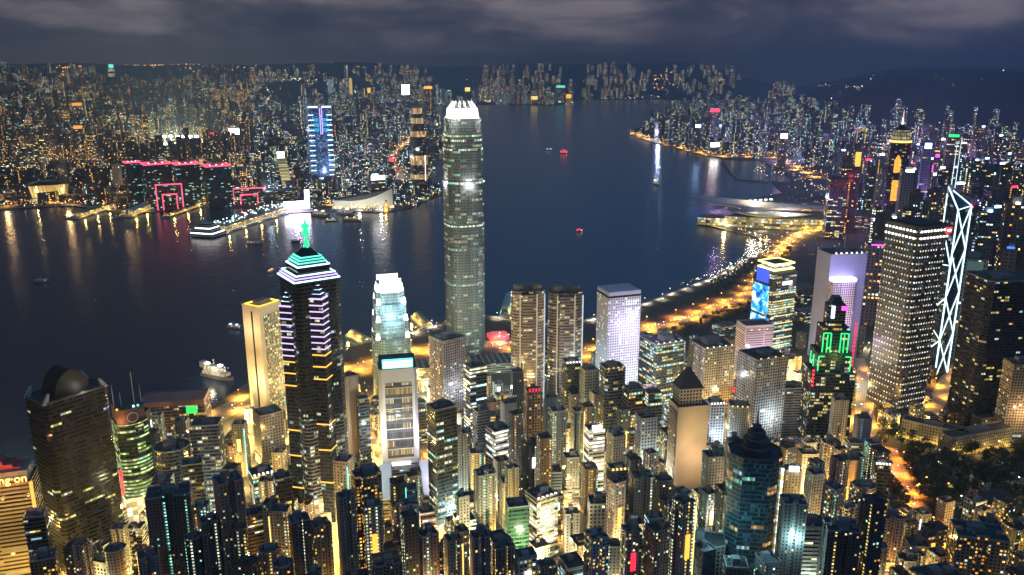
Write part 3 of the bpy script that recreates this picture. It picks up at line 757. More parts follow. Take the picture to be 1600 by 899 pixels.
# -- twin bowed towers (stock-exchange style) brown with vertical light seams
def twin(xt, yt, yb, wpx, label, dark):
    o, W, D, H, mpp, x, y, z0 = hero('office_tower', label, 'office tower', xt, yt, yb, wpx, .85, 8)
    def lobe(r_, cx_): return [(cx_+r_*math.cos(t_), -D*.02+r_*.95*math.sin(t_)) for t_ in [2*math.pi*k/18 for k in range(18)]]
    M.setdefault('exch', facade('bowed_tower_wall', 2.2, 4.1, .96, .42, glass=(.035, .03, .028), zone=3, fvar=.8, s=1.4, lk=.7, cols=((0, (1, .9, .5)), (.5, YEL), (.8, WHITE))))
    for cx_, r_ in ((-W*.27, W*.25), (W*.24, W*.26)):
        MB().prism(lobe(r_, cx_), 0, H, 0, 1).build('bowed_shaft', [M['exch'], M['roof']], o, color=(.32, .23, .18, .36))
        MB().prism(scale(lobe(r_*.7, 0), 1), H, H+7, 0, 0).build('plant_drum', M['conc'], o, color=(.16, .14, .13, 1), loc=(cx_, 0, 0))
        MB().box(cx_, -r_*.97-.6, 10, 1.5, 1.2, H-14).build('light_seam', glow('seam_'+label[:4], (1, .8, .55), .45), o)
    MB().prism(rect(W*.42, D*.8), 0, H-4, 0, 1).build('core', [M['exch'], M['roof']], o, color=(.28, .2, .16, .3))
    MB().box(W*.5, -D*.1, 6, 1.6, 1.6, H-12).build('light_seam', glow('seam_pale', (.9, .95, 1), .8) if dark else glow('seam_cool', (.7, .85, 1), .7), o)
twin(825, 452, 642, 56, 'left of two brown bowed towers with gold-lit ribs, behind the red-sign block', 0)
twin(884, 454, 634, 58, 'right of two brown bowed towers, touching the white tower with round windows', 1)

# -- white tower with round windows
o, W, D, H, mpp, x, y, z0 = hero('office_tower', 'white tower with round porthole windows and pale violet floodlighting', 'office tower', 967, 459, 640, 67, .8, 26)
m, t, b = newmat('porthole_wall')
uv = N(t, 'ShaderNodeUVMap', uv_map='UVMap'); sp = N(t, 'ShaderNodeSeparateXYZ'); t.links.new(uv.outputs[0], sp.inputs[0])
U = math_(t, 'DIVIDE', sp.outputs[0], 3.3); V = math_(t, 'DIVIDE', sp.outputs[1], 3.6)
du, dv = math_(t, 'SUBTRACT', math_(t, 'FRACT', U), .5), math_(t, 'SUBTRACT', math_(t, 'FRACT', V), .5)
mask = math_(t, 'LESS_THAN', math_(t, 'ADD', math_(t, 'MULTIPLY', du, du), math_(t, 'MULTIPLY', dv, dv)), .085)
on = math_(t, 'LESS_THAN', wn(t, math_(t, 'FLOOR', U), math_(t, 'FLOOR', V), 5.1), .085)
mx = N(t, 'ShaderNodeMix', data_type='RGBA'); t.links.new(mask, mx.inputs[0]); mx.inputs[6].default_value = (.66, .64, .7, 1); mx.inputs[7].default_value = (.05, .05, .06, 1)
t.links.new(mx.outputs[2], b.inputs['Base Color']); b.inputs['Roughness'].default_value = .5
b.inputs['Emission Color'].default_value = (1, .9, .6, 1); t.links.new(math_(t, 'MULTIPLY', math_(t, 'MULTIPLY', on, mask), 1.8), b.inputs['Emission Strength']); m.cycles.emission_sampling = 'NONE'
MB().prism(rect(W, D), 0, H, 0, 1).build('shaft', [m, M['roof']], o)
MB().prism(rect(W*.96, D*.96), H, H+3, 0, 0).build('roof_recess', M['glassdark'], o)
MB().prism(rect(W*.99, D*.99), H+3, H+8, 0, 0).build('roof_slab', M['conc'], o, color=(.5, .5, .6, 1))
heart = [(0, 0), (1, 0), (2, 0), (3, 0), (4, 0), (5, 0), (0, 1), (1, 1), (2, 1), (3, 1), (4, 1), (0, 3), (1, 3), (2, 3), (4, 3), (5, 3), (0, 4), (1, 4), (2, 4), (3, 4), (4, 4), (5, 4), (1, 5), (2, 5), (3, 5), (4, 5), (5, 5), (1, 6), (2, 6), (3, 6), (4, 6), (2, 7), (3, 7), (4, 7), (2, 8), (3, 8)]
pv = MB()
for i, j in heart:
    cx_, cz_ = W*.06+i*3.3, H-6-j*3.6
    pv.quad([(cx_+1.1*math.cos(R(45*k)), -D/2-.06, cz_+1.1*math.sin(R(45*k))) for k in range(8)])
wo = pv.build('lit_portholes', glow('porthole_light', (.8, .88, 1), 2.4), o)
lamp('flood_light', o, (W*.2, -D*1.5, H*.72), 130000, (.72, .66, 1), 3); lamp('flood_light', o, (W*.3, -D*1.5, H*.3), 90000, (.85, .85, .95), 3); lamp('flood_light', o, (-W*1.3, -D*.4, H*.4), 70000, (.6, .9, 1), 3)

# -- tower covered with dots of light
o, W, D, H, mpp, x, y, z0 = hero('skyscraper', 'dark square skyscraper covered with rows of white light dots and a red corner sign', 'skyscraper', 1433, 350, 628, 92, 1, 49)
m, t, b = newmat('dotted_wall')
uv = N(t, 'ShaderNodeUVMap', uv_map='UVMap'); sp = N(t, 'ShaderNodeSeparateXYZ'); t.links.new(uv.outputs[0], sp.inputs[0])
U = math_(t, 'DIVIDE', sp.outputs[0], 4.7); V = math_(t, 'DIVIDE', sp.outputs[1], 8.4)
fu, fv = math_(t, 'SUBTRACT', math_(t, 'FRACT', U), .5), math_(t, 'SUBTRACT', math_(t, 'FRACT', V), .72)
dot = math_(t, 'LESS_THAN', math_(t, 'ADD', math_(t, 'MULTIPLY', math_(t, 'MULTIPLY', fu, fu), 1.0), math_(t, 'MULTIPLY', math_(t, 'MULTIPLY', fv, fv), 2.6)), .05)
cu, cv = math_(t, 'FLOOR', U), math_(t, 'FLOOR', V)
r_ = wn(t, cu, cv, 3.3); on = math_(t, 'LESS_THAN', r_, .86)
stripe = math_(t, 'LESS_THAN', math_(t, 'FRACT', math_(t, 'DIVIDE', sp.outputs[1], 4.2)), .45)
dim = math_(t, 'MULTIPLY', math_(t, 'LESS_THAN', wn(t, math_(t, 'FLOOR', math_(t, 'DIVIDE', sp.outputs[0], 2.4)), math_(t, 'FLOOR', math_(t, 'DIVIDE', sp.outputs[1], 4.2)), 8.8), .3), stripe)
em = math_(t, 'ADD', math_(t, 'MULTIPLY', math_(t, 'MULTIPLY', dot, on), math_(t, 'MULTIPLY_ADD', r_, 1.3, .55)), math_(t, 'MULTIPLY', dim, .09))
rp = N(t, 'ShaderNodeValToRGB'); rp.color_ramp.interpolation = 'CONSTANT'; rp.color_ramp.elements[0].color = (1, .82, .5, 1); rp.color_ramp.elements[1].position = .35; rp.color_ramp.elements[1].color = (1, .95, .85, 1); q = rp.color_ramp.elements.new(.75); q.color = (.85, .97, 1, 1)
t.links.new(wn(t, cu, cv, 9.1), rp.inputs['Fac']); t.links.new(rp.outputs[0], b.inputs['Emission Color']); t.links.new(em, b.inputs['Emission Strength'])
mx = N(t, 'ShaderNodeMix', data_type='RGBA'); t.links.new(stripe, mx.inputs[0]); mx.inputs[6].default_value = (.09, .09, .09, 1); mx.inputs[7].default_value = (.02, .022, .025, 1); t.links.new(mx.outputs[2], b.inputs['Base Color']); b.inputs['Roughness'].default_value = .25
m.cycles.emission_sampling = 'NONE'; M['dots'] = m
cp = plan('cham', W, D)
MB().prism(cp, 0, H, 0, 1).build('shaft', [M['dots'], M['roof']], o)
MB().ring(cp, H, H+3, 1.2).build('parapet', M['conc'], o, color=(.07, .07, .07, 1))
MB().prism(scale(cp, .8), H, H+4.5, 0, 0).build('plant_room', M['conc'], o, color=(.05, .05, .05, 1))
for k in range(2):
    for u in range(9):
        for f in (0, 1):
            p_ = ((u-4)*W*.1, -D/2-.6) if f == 0 else (-W/2-.6, (u-4)*D*.1)
            MB().prism(plan('oct', 2.2, 2.2), H-5-9*k, H-2.6-9*k, 0, 0).build('top_lamp', M['glow_white'], o, loc=(*p_, 0))
MB().box(W*.42, -D/2-1.2, H-9, 10, 1.6, 8).build('red_sign', M['glow_red'], o)
MB().box(W*.42, -D/2-2.2, H-6.5, 6, .5, 3).build('sign_face', M['glow_white'], o)

# -- tower with white diagonal light tubes
x, y, z0, H, mpp = place(1482, 292, 582)
az = math.atan2(x, y)
o = thing('skyscraper', 'dark glass skyscraper edged and cross-braced with white light tubes', 'skyscraper', (x, y, z0), -az)
hs = 37.0
FOOT.append((x, y, 36))
an = R(26)
P_ = [(hs*math.sin(an+R(90)*k), -hs*math.cos(an+R(90)*k)) for k in range(4)]      # front, right, back, left
zf, zr = zt(x, y-30, 327)-z0, zt(x, y+10, 318)-z0
spec = [((0, 1), zf, H), ((1, 2), H*.70, H*.82), ((2, 3), H*.4, H*.52), ((3, 0), H*.62, H*.80)]
M['bocglass'] = facade('mirror_glass', 2.6, 4.0, .94, .9, glass=(.012, .02, .03), zone=3, s=.8, lk=.3, fvar=.8, cols=((0, WHITE), (.6, COOL)))
tb = 1.05
def tubes(a_, b_, r_=None):
    MB().tube(a_, b_, r_ or tb, 6).build('light_tube', M['glow_ice'], o)
for (i, j), ho, hi in spec:
    a_, b_ = P_[i], P_[j]
    MB().prism([(a_[0]*.985, a_[1]*.985), (b_[0]*.985, b_[1]*.985), (0, 0)], 0, [ho, ho, hi], 0, 0).build('glass_prism', [M['bocglass']], o, color=(.02, .03, .04, .12))
    tubes((*a_, 0), (*a_, ho)); tubes((*b_, 0), (*b_, ho)); tubes((*a_, ho), (*b_, ho), .7); tubes((*a_, ho), (0, 0, hi)); tubes((*b_, ho), (0, 0, hi))
    mod = zf/4.0; zz = 0.0
    while zz+mod <= ho+1:
        tubes((*a_, zz), (*b_, zz+mod), .75); tubes((*b_, zz), (*a_, zz+mod), .75); zz += mod
tubes((0, 0, H*.8), (0, 0, H))
MB().box(3, 3, H-10, 8, 8, 13).build('top_frame', M['steel'], o)
for px_, py_ in ((1489, 224), (1499, 214)):
    k = zt(x, y, py_)-z0; u = (px_-1486)*.5
    MB().tube((u+2, 4, H-2), (u+2, 4, k), .7, 6, r2=.35).build('mast', glow('mast_light', (.75, .95, 1), 1.2, False), o)

# -- gold-topped triangular tower with needle
o, W, D, H, mpp, x, y, z0 = hero('skyscraper', 'dark tower with a gold-lit glass pyramid, needle spire and amber light ladder', 'skyscraper', 1407, 221, 392, 34, 1, 12)
M['plaza'] = facade('gold_tower_wall', 3, 4.5, .8, .6, glass=(.02, .015, .025), zone=2, s=1.2, lk=.35, fvar=.7)
MB().prism(plan('oct', W, D), 0, H, 0, 1).build('shaft', [M['plaza'], M['roof']], o, color=(.10, .06, .10, .25))
zb = zt(x, y, 203)-z0
MB().prism(plan('oct', W*.98, D*.98), H, zb, 0, 1, pts1=plan('oct', W*.72, D*.72)).build('crown_glazing', [facade('crown_glass', 5, 9, .8, .72, s=.9, lk=3, fvar=0, cols=((0, (1, .75, .35)), (.5, (.75, .8, .5)))), M['roof']], o, color=(.6, .5, .2, 1))
MB().ring(offset(plan('oct', W, D), 1), H-2, H+3, 2).build('crown_light', M['glow_gold'], o)
zp = zt(x, y, 194)-z0; zn = zt(x, y, 172)-z0
MB().prism(plan('oct', W*.7, D*.7), zb, zp, 0, 0, pts1=plan('oct', 2, 2)).build('roof_pyramid', [M['glassdark']], o)
MB().tube((0, 0, zp-4), (0, 0, zp+(zn-zp)*.4), 2.2, 6, r2=1.6).build('spire', glow('spire_white', (.9, .85, 1), 2.5), o)
MB().tube((0, 0, zp+(zn-zp)*.4), (0, 0, zn), 1.5, 6, r2=.5).build('spire', glow('spire_rose', (1, .6, .7), 1.2), o)
for k in range(6):
    u = (-2.5+k)*2.6; top = zt(x, y, 240+abs(k-2.5)*3)-z0
    MB().box(u-W*.12, -D/2-1, zt(x, y, 268)-z0, 1.5, 1.4, top-(zt(x, y, 268)-z0)).build('light_ladder', M['glow_amber'], o)
    MB().box(u-W*.12, -D/2-1, zt(x, y, 312)-z0, 1.5, 1.4, zt(x, y, 280)-zt(x, y, 312)).build('light_ladder', M['glow_amber'], o)

# -- green neon stepped tower
o, W, D, H, mpp, x, y, z0 = hero('office_tower', 'dark stepped tower outlined in green neon with a red light strip down one side', 'office tower', 1306, 474, 706, 62, .8, 18)
Hs = [zt(x, y, 575)-z0, zt(x, y, 545)-z0, zt(x, y, 508)-z0, H]
for i, k in enumerate((1.25, 1.0, .78, .5)):
    MB().prism(rect(W*k, D*k), 0 if i == 0 else Hs[i-1], Hs[i], 0, 1).build('shaft', [M['dim'], M['roof']], o, color=(.07, .075, .08, .4))
MB().prism(rect(W*.36, D*.5), Hs[3], Hs[3]+9, 0, 0, pts1=rect(W*.2, D*.3)).build('roof_block', [M['glassdark']], o)
def neon(pts_, key='glow_green', r_=.75):
    for a_, b_ in zip(pts_, pts_[1:]): MB().tube(a_, b_, r_, 5).build('neon_tube', M[key], o)
for s in (-1, 1):
    f = -D*.39-1.2
    neon([(s*W*.14, f, Hs[1]-6), (s*W*.14, f, Hs[2]-6), (s*W*.36, f, Hs[2]-6), (s*W*.36, f, Hs[1]-10)])
    neon([(s*W*.24, f, Hs[1]-8), (s*W*.24, f, Hs[2]-8)])
    neon([(s*W*.3, -D*.5-1.2, Hs[1]-4), (s*W*.46, -D*.5-1.2, Hs[1]-4), (s*W*.46, -D*.5-1.2, Hs[0]+2)])
    neon([(-W*.5-1, s*D*.2, Hs[0]+4), (-W*.5-1, s*D*.2, Hs[1]-5)], r_=.6)
MB().box(-W*.12, -D*.25-.8, H-16, 4, 1, 15).build('roof_sign', M['glow_cool'], o)
MB().box(W*.2, -D*.25-.8, H-6, 7, 1, 5).build('roof_sign', M['glow_magenta'], o)
for k in range(12):
    MB().box(W*.63, -D*.1, Hs[1]-20+k*4.6, 2.2, 2.2, 2.4).build('red_light', M['glow_red'], o)
for k in range(5):
    MB().box(-W*.6, -D*.66, Hs[0]-16+k*4.6, 2.2, 2.2, 2.4).build('red_light', M['glow_red'], o)
lamp('neon_spill', o, (0, -D*.9, Hs[1]), 9000, (.05, 1, .3), 1)

# -- LED-screen tower
o, W, D, H, mpp, x, y, z0 = hero('office_tower', 'tower with a giant cyan video screen and a gold-lit open roof frame', 'office tower', 1213, 408, 552, 64, .9, 44)
MB().prism(rect(W, D), 0, H-14, 0, 1).build('shaft', [M['office'], M['roof']], o, color=(.10, .12, .14, .75))
MB().prism(rect(W*.7, D*.7, W*.14, D*.14), H-14, H-2, 0, 1).build('roof_storey', [M['bandlit'], M['roof']], o, color=(.3, .28, .15, .9))
for k in range(2): MB().ring(rect(W*.86, D*.86, W*.06, D*.06), H-12+9*k, H-9.4+9*k, 1.6).build('roof_light_frame', glow('roof_gold%d' % k, (1, .86, .3), 2.6), o)
m, t, b = newmat('video_screen')
uv = N(t, 'ShaderNodeUVMap', uv_map='UVMap'); mp = N(t, 'ShaderNodeMapping'); mp.inputs['Scale'].default_value = (.075, .08, 1); nz = N(t, 'ShaderNodeTexNoise'); nz.inputs['Scale'].default_value = 1.0; nz.inputs['Detail'].default_value = 2; nz.inputs['Distortion'].default_value = .8
t.links.new(uv.outputs[0], mp.inputs[0]); t.links.new(mp.outputs[0], nz.inputs['Vector'])
rp = N(t, 'ShaderNodeValToRGB'); rp.color_ramp.elements[0].position = .36; rp.color_ramp.elements[0].color = (.004, .05, .35, 1); rp.color_ramp.elements[1].position = .62; rp.color_ramp.elements[1].color = (.75, .95, 1, 1); q = rp.color_ramp.elements.new(.5); q.color = (.02, .45, .9, 1)
t.links.new(nz.outputs['Fac'], rp.inputs['Fac']); t.links.new(rp.outputs[0], b.inputs['Emission Color']); b.inputs['Emission Strength'].default_value = 1.7; b.inputs['Base Color'].default_value = (.02, .02, .02, 1)
M['screen'] = m
MB().box(-W/2-.8, 0, H*.12, 1.2, D*.94, H*.32).build('video_screen', M['screen'], o)
MB().box(-W/2-.8, D*.05, H*.47, 1.2, D*.8, H*.3).build('video_screen', M['screen'], o)
MB().box(-W/2-.8, 0, H*.8, 1.2, D*.6, H*.14).build('video_screen', glow('screen_blue', (.03, .1, 1), 1.2), o)
MB().box(W*.1, -D/2-.8, H*.78, W*.4, 1, 6).build('roof_sign', glow('sign_rose', (1, .6, .6), 2.4), o)
for k in range(9): MB().box(0, -D/2-.5, 8+k*H*.08, W*.9, .9, 1.2).build('floor_light', glow('floor_gold', (1, .85, .3), 1.3) if k == 0 else bpy.data.materials['floor_gold'], o)

# -- violet floodlit slab with bright light bar
o, W, D, H, mpp, x, y, z0 = hero('office_tower', 'pale violet slab tower crossed by one glaring white light bar', 'office tower', 1316, 394, 560, 72, .7, 30)
MB().prism(rect(W, D), 0, H, 0, 1).build('shaft', [M['conc'], M['roof']], o, color=(.34, .33, .5, 1))
f0 = zt(x, y, 432)-z0
MB().box(-W*.16, -D*.5-6, 0, W*.6, 14, f0).build('front_block', [M['grid'], M['roof']], o, color=(.72, .62, .68, .06))
MB().box(-W*.16, -D*.5-6, f0, W*.62, 15, 5).build('light_bar', M['glow_bar'], o)
MB().box(W*.5+.3, 0, 6, .8, D*.5, H-16).build('side_glazing', [M['glassdark']], o)
MB().ring(rect(W, D), H, H+2, 1).build('parapet', M['conc'], o, color=(.3, .3, .4, 1))
MB().box(0, D*.1, H, W*.4, D*.35, 6).build('plant_room', M['conc'], o, color=(.2, .2, .26, 1))
for k in range(6): MB().box(-W*.35+k*W*.14, -D*.5+1, H+2, 1.8, 1.8, 1.8).build('roof_light', M['glow_white'], o)
MB().tube((W*.05, 0, H), (W*.05, 0, H+26), .6, 5).build('mast', M['steel'], o)
lamp('flood_light', o, (-W*.3, -D*1.6, f0+12), 100000, (.5, .45, 1), 3); lamp('flood_light', o, (-W*.2, -D*1.7, f0*.5), 70000, (.85, .65, .95), 3)

# -- lilac louvred block
o, W, D, H, mpp, x, y, z0 = hero('office_block', 'low lilac block with horizontal louvres in front of the cyan screen', 'office block', 1180, 506, 588, 56, .7, 28)
M['louvre'] = facade('louvre_wall', 30, 3.6, .93, .45, glass=(.12, .10, .14), s=.8, lk=.1, fvar=0)
MB().prism(rect(W, D), 0, H, 0, 1).build('shaft', [M['louvre'], M['roof']], o, color=(.6, .5, .62, .1))
MB().ring(rect(W, D), H, H+2.5, 1).build('parapet', M['conc'], o, color=(.55, .47, .58, 1))
for k in range(3): MB().box(-W*.3+k*W*.28, -D/2-.5, H-5, 2.4, 1, 1.6).build('roof_light', M['glow_gold'], o)
lamp('flood_light', o, (0, -D*1.6, H*.5), 70000, (.85, .62, 1), 2)

# -- pagoda-topped dark octagon
o, W, D, H, mpp, x, y, z0 = hero('office_tower', 'dark octagonal glass tower with a ringed pagoda crown and amber lit floors', 'office tower', 1180, 705, 905, 88, .85, 10)
M['octa'] = facade('octagon_glass', 2.0, 3.8, .92, .74, glass=(.03, .065, .075), zone=5, fvar=.9, s=1.2, lk=.55, cols=((0, (1, .55, .15)), (.35, YEL), (.6, TEAL), (.8, COOL)))
MB().prism(plan('oct', W, D), 0, H, 0, 1).build('shaft', [M['octa'], M['roof']], o, color=(.12, .19, .2, .2))
MB().ring(plan('oct', W, D), H, H+1.5, .8).build('parapet', M['conc'], o, color=(.1, .1, .11, 1))
zc = H
for k, dz in ((.6, 4.5), (.54, 2), (.48, 4.5), (.42, 2), (.35, 4), (.28, 1.8), (.18, 3.5)):
    MB().prism(scale(plan('round', W, W), k), zc, zc+dz, 0, 1).build('crown_ring', [M['conc'], M['roof']], o, color=(.16, .16, .19, 1) if dz < 2.5 else (.07, .07, .085, 1)); zc += dz
MB().tube((0, 0, zc), (0, 0, zc+17), 1.2, 6, r2=.3).build('mast', M['dark'], o)
for k in range(30): MB().box(W*.5+.3, -D*.27, 6+k*(H-14)/30, 1.7, 1.7, 2.2).build('edge_light', M['glow_white'] if k % 3 else M['glow_gold'], o)

for u in (-1, 1): lamp('flood_light', o, (u*W*.7, -D*1.2, H*.55), 26000, (.4, .85, 1), 2)  # unseen teal lights added to lift the dark glass

# -- beige tower with dark pyramid roof and big blank wall
o, W, D, H, mpp, x, y, z0 = hero('office_tower', 'stone tower with a dark pyramid roof above one huge blank floodlit wall', 'office tower', 1077, 628, 775, 60, .7, 24)
MB().prism(rect(W, D), 0, H, 0, 1).build('shaft', [M['conc'], M['roof']], o, color=(.5, .38, .26, 1))
MB().box(-W/2-.3, 0, 4, .7, D*.86, H-10).build('window_side', [M['grid']], o, color=(.28, .2, .14, .15))
up = zt(x, y, 603)-z0
MB().prism(rect(W*.72, D*.8, -W*.06, D*.05), H, up, 0, 1).build('upper_storey', [M['grid'], M['roof']], o, color=(.4, .32, .24, .1))
MB().prism(rect(W*.8, D*.9, -W*.06, D*.05), up, zt(x, y, 574)-z0, 0, 0, pts1=rect(3, 3, -W*.06, D*.05)).build('pyramid_roof', plain('slate_roof', (.03, .034, .045), .6, .3), o)
MB().ring(rect(W*.8, D*.9, -W*.06, D*.05), up-1, up+.6, 2).build('cornice', M['conc'], o, color=(.3, .27, .24, 1))
lamp('flood_light', o, (W*.05, -D*1.6, H*.5), 45000, (1, .78, .5), 3); lamp('flood_light', o, (W*.15, -D*1.5, 12), 30000, (1, .85, .62), 3)

# -- tall dark tower at right edge
o, W, D, H, mpp, x, y, z0 = hero('office_tower', 'broad black glass tower with short runs of lit floors at the frame edge', 'office tower', 1566, 432, 655, 104, .8, 38)
MB().prism(plan('cham', W, D), 0, H, 0, 1).build('shaft', [M['dim'], M['roof']], o, color=(.03, .03, .04, .13))
roofkit(o, plan('cham', W, D), H, W*.7, 0, True, 5)

# ------------------------------------------------------------------ harbour-side landmarks across the water
def boxat(name, mats, px, py, sx, sy, h, rz=0.0, parent=None, color=None, z=0.0, g=gfar, mt=None):
    x, y = at(px, py)
    return MB().box(0, 0, z, sx, sy, h, mi=0, mt=mt).build(name, mats, parent, color, (x, y, g(x, y)), rz)
# four black glass blocks with pink roof lines
M['gate'] = facade('harbour_glass', 2.4, 4, .9, .55, glass=(.01, .018, .02), zone=3, s=2.2, lk=.5, fvar=.8, cols=((0, TEAL), (.4, COOL), (.7, WHITE), (.9, YEL)))
for xt, yt, yb, wp, nm in ((206, 254, 322, 24, 'narrow black glass block with a pink roof line, nearest the glowing barrel hall'), (243, 256, 323, 44, 'black glass block with a pink roof line behind the smaller square pink arch'),
                           (290, 256, 322, 40, 'black glass block with a pink roof line straight behind the pink double arch'), (338, 259, 322, 42, 'widest black glass block with a pink roof line, beside the red-legged gate')):
    o, W, D, H, mpp, x, y, z0 = hero('office_tower', nm, 'office tower', xt, yt, yb, wp, .7, 12, gfar, group='black glass blocks with pink roof lines')
    MB().prism(rect(W, D), 0, H, 0, 1).build('shaft', [M['gate'], M['roof']], o, color=(.03, .045, .05, .15))
    MB().ring(offset(rect(W, D), .8), H-1, H+4.5, 2).build('neon_band', M['glow_pink'], o)
    MB().box(0, 0, H, W*.4, D*.4, 6).build('plant_room', M['conc'], o, color=(.2, .2, .2, 1))
    for k in range(3): MB().box(-W*.3+W*.25*k, -D*.3, H+.2, 4, 4, 5).build('roof_light', M['glow_white'], o)
def arch(px, py, wpx, hpx, label, n=2, key='glow_pink'):
    x, y, z0, h, mpp = place(px, py-hpx, py, gfar); W = wpx*mpp
    o = thing('neon_arch', label, 'neon arch', (x, y-20, z0), -math.atan2(x, y))
    for k in range(n):
        u, v = W/2*(1-.45*k), h*(1-.4*k)
        MB().box(-u, -k*2, 0, 4, 4, v).build('arch_leg', M[key], o); MB().box(u, -k*2, 0, 4, 4, v).build('arch_leg', M[key], o)
        MB().box(0, -k*2, v, 2*u+4, 4, 4).build('arch_beam', M[key], o)
arch(267, 326, 37, 38, 'double square arch of pink neon in front of the black glass blocks')
arch(391, 318, 46, 24, 'wide pink neon gate with multiple red legs beside the pier', 2)
boxat('shopping_block', [M['band'], M['roof']], 425, 316, 190, 70, 42, R(10), None, (.16, .13, .16, .25), mt=1)
tag(bpy.context.scene.objects['shopping_block'], 'long low dark mall block right of the wide pink neon gate', 'mall')
# neon cyan-blue tower
o, W, D, H, mpp, x, y, z0 = hero('skyscraper', 'square tower ringed with cyan and blue neon floors, tallest across the harbour', 'skyscraper', 497, 170, 284, 38, .8, 8, gfar)
MB().prism(rect(W, D), 0, H, 0, 1).build('shaft', [facade('neon_floor_wall', 4.5, 5, .8, .6, zone=1, s=1.5, lk=1.6, fvar=.3, cols=((0, (.03, .2, 1)), (.4, (.25, .3, 1)), (.65, (.05, .6, 1)), (.85, (.6, .85, 1)))), M['roof']], o, color=(.08, .09, .14, .45))
for k in range(13):
    zz = H*(.1+.068*k); key = 'glow_ice' if k % 3 else 'glow_cool'
    for s in (-1, 1): MB().box(s*W*.4, -D/2-1, zz, W*.24, 2, 3.2).build('neon_band', M[key], o)
MB().box(0, -D/2-1.5, H*.66, 3.2, 2, H*.36).build('neon_seam', M['glow_violet'], o); MB().box(7, -D/2-1.5, H*.66, 3.2, 2, H*.36).build('neon_seam', M['glow_violet'], o)
MB().prism([(-W/2, -D/2-2), (W/2, -D/2-2), (W/2, D/2), (-W/2, D/2)], H, [H+14, H+14, H+2, H+2], 0, 0).build('winged_roof', M['steel'], o)
MB().box(-W*.3, -D/2-3, H+6, W*.42, 1.5, 5).build('roof_light', M['glow_ice'], o); MB().box(W*.3, -D/2-3, H+6, W*.42, 1.5, 5).build('roof_light', M['glow_ice'], o)
MB().box(0, -D/2-2, H*.04, W, 4, 9).build('base_light', M['glow_ice'], o)
for s in (-1, 1):
    for k in range(3): MB().box(s*W*.2+2, -D/2-1.2, H*(.70+.068*k), W*.22, 1.4, H*.045).build('cyan_panel', G('cyan_panel', (.02, .5, .9), .9), o)
# amber-banded stepped tower beside the water
o, W, D, H, mpp, x, y, z0 = hero('skyscraper', 'stepped tower with tall amber-lit bands beside the far inlet', 'skyscraper', 652, 168, 294, 25, .9, 14, gfar)
M['amberband'] = facade('amber_fins', 5, 40, .6, 1, s=2.2, lk=3, fvar=0, cols=((0, (1, .6, .2)), (.5, (1, .75, .35))))
M['k11'] = facade('stepped_tower_wall', 3.5, 5, .7, .5, zone=2, s=1.2, lk=.3, fvar=.7)
zz = 0
for f, k in ((.42, 1.1), (.72, 1.0), (.88, .8), (1.0, .55)):
    MB().prism(rect(W*k, D*k, -W*.06*(1-k)), zz, H*f, 0, 1).build('shaft', [M['k11'], M['roof']], o, color=(.16, .13, .12, .3))
    MB().prism(rect(W*k+1, D*k+1, -W*.06*(1-k)), H*f-H*.075, H*f-2, 0, 0).build('amber_band', [M['amberband']], o, color=(.3, .2, .1, 1)); zz = H*f
for f in (.12, .3): MB().prism(rect(W*1.1+1, D*1.1+1), H*f, H*f+H*.06, 0, 0).build('amber_band', [M['amberband']], o, color=(.3, .2, .1, 1))
MB().box(W*.35, -D*.58, H*.1, 2, 2, H*.32).build('light_seam', glow('seam_rose', (1, .75, .9), 2.5), o)
MB().box(-W*.2, -D*.57, H*.48, 12, 2, 10).build('screen', M['glow_ice'], o)
# sail-like tower with yellow floors
o, W, D, H, mpp, x, y, z0 = hero('office_tower', 'slim curved tower with yellow horizontal floors and a white screen on top', 'office tower', 446, 247, 300, 15, .9, 4, gfar)
p1 = rect(W, D)
for k in range(4):
    sh = [-3.5, -1, 0, 0, 0][k]; s2 = [-1, 0, 0, 0][k] if k < 4 else 0
    MB().prism(rect(W, D, -W*.1*(k**1.6)/2), H*k/4, H*(k+1)/4, 0, 1, pts1=rect(W, D, -W*.1*((k+1)**1.6)/2)).build('shaft', [facade('yellow_floor_wall', 30, 5.5, 1, .5, s=1.4, lk=3, fvar=0, cols=((0, (1, .85, .3)), (.5, (1, .9, .45)))) if k == 0 else bpy.data.materials['yellow_floor_wall'], M['roof']], o, color=(.3, .25, .12, 1))
MB().box(-W*.5, -D*.4, H+1, W*.8, 2, W*.72).build('screen', M['glow_white'], o)
# barrel-vault theatre
x, y = at(78, 306); o = thing('theatre', 'gold-lit barrel-shaped hall with a dark curved roof at the left shore', 'theatre', (x, y, 2.5), -math.atan2(x, y))
gw = facade('glowing_fins', 5, 60, .7, 1, glass=(.3, .25, .15), s=.35, lk=3, fvar=0, cols=((0, (1, .75, .3)), (.5, (1, .85, .45))))
MB().prism(plan('cham', 110, 90), 0, 44, 0, 1, pts1=plan('cham', 126, 104)).build('glowing_wall', [gw, M['roof']], o, color=(.5, .42, .25, 1))
MB().prism(scale(plan('cham', 130, 108), 1), 44, 54, 0, 0, pts1=scale(plan('cham', 130, 108), .45)).build('curved_roof', M['glassdark'], o)
MB().box(0, -46, 0, 26, 10, 18).build('entrance', M['glow_gold'], o); FOOT.append((x, y, 75))
lamp('flood_light', o, (-40, -80, 12), 150000, (1, .75, .3), 3); lamp('flood_light', o, (40, -80, 12), 150000, (1, .75, .3), 3)
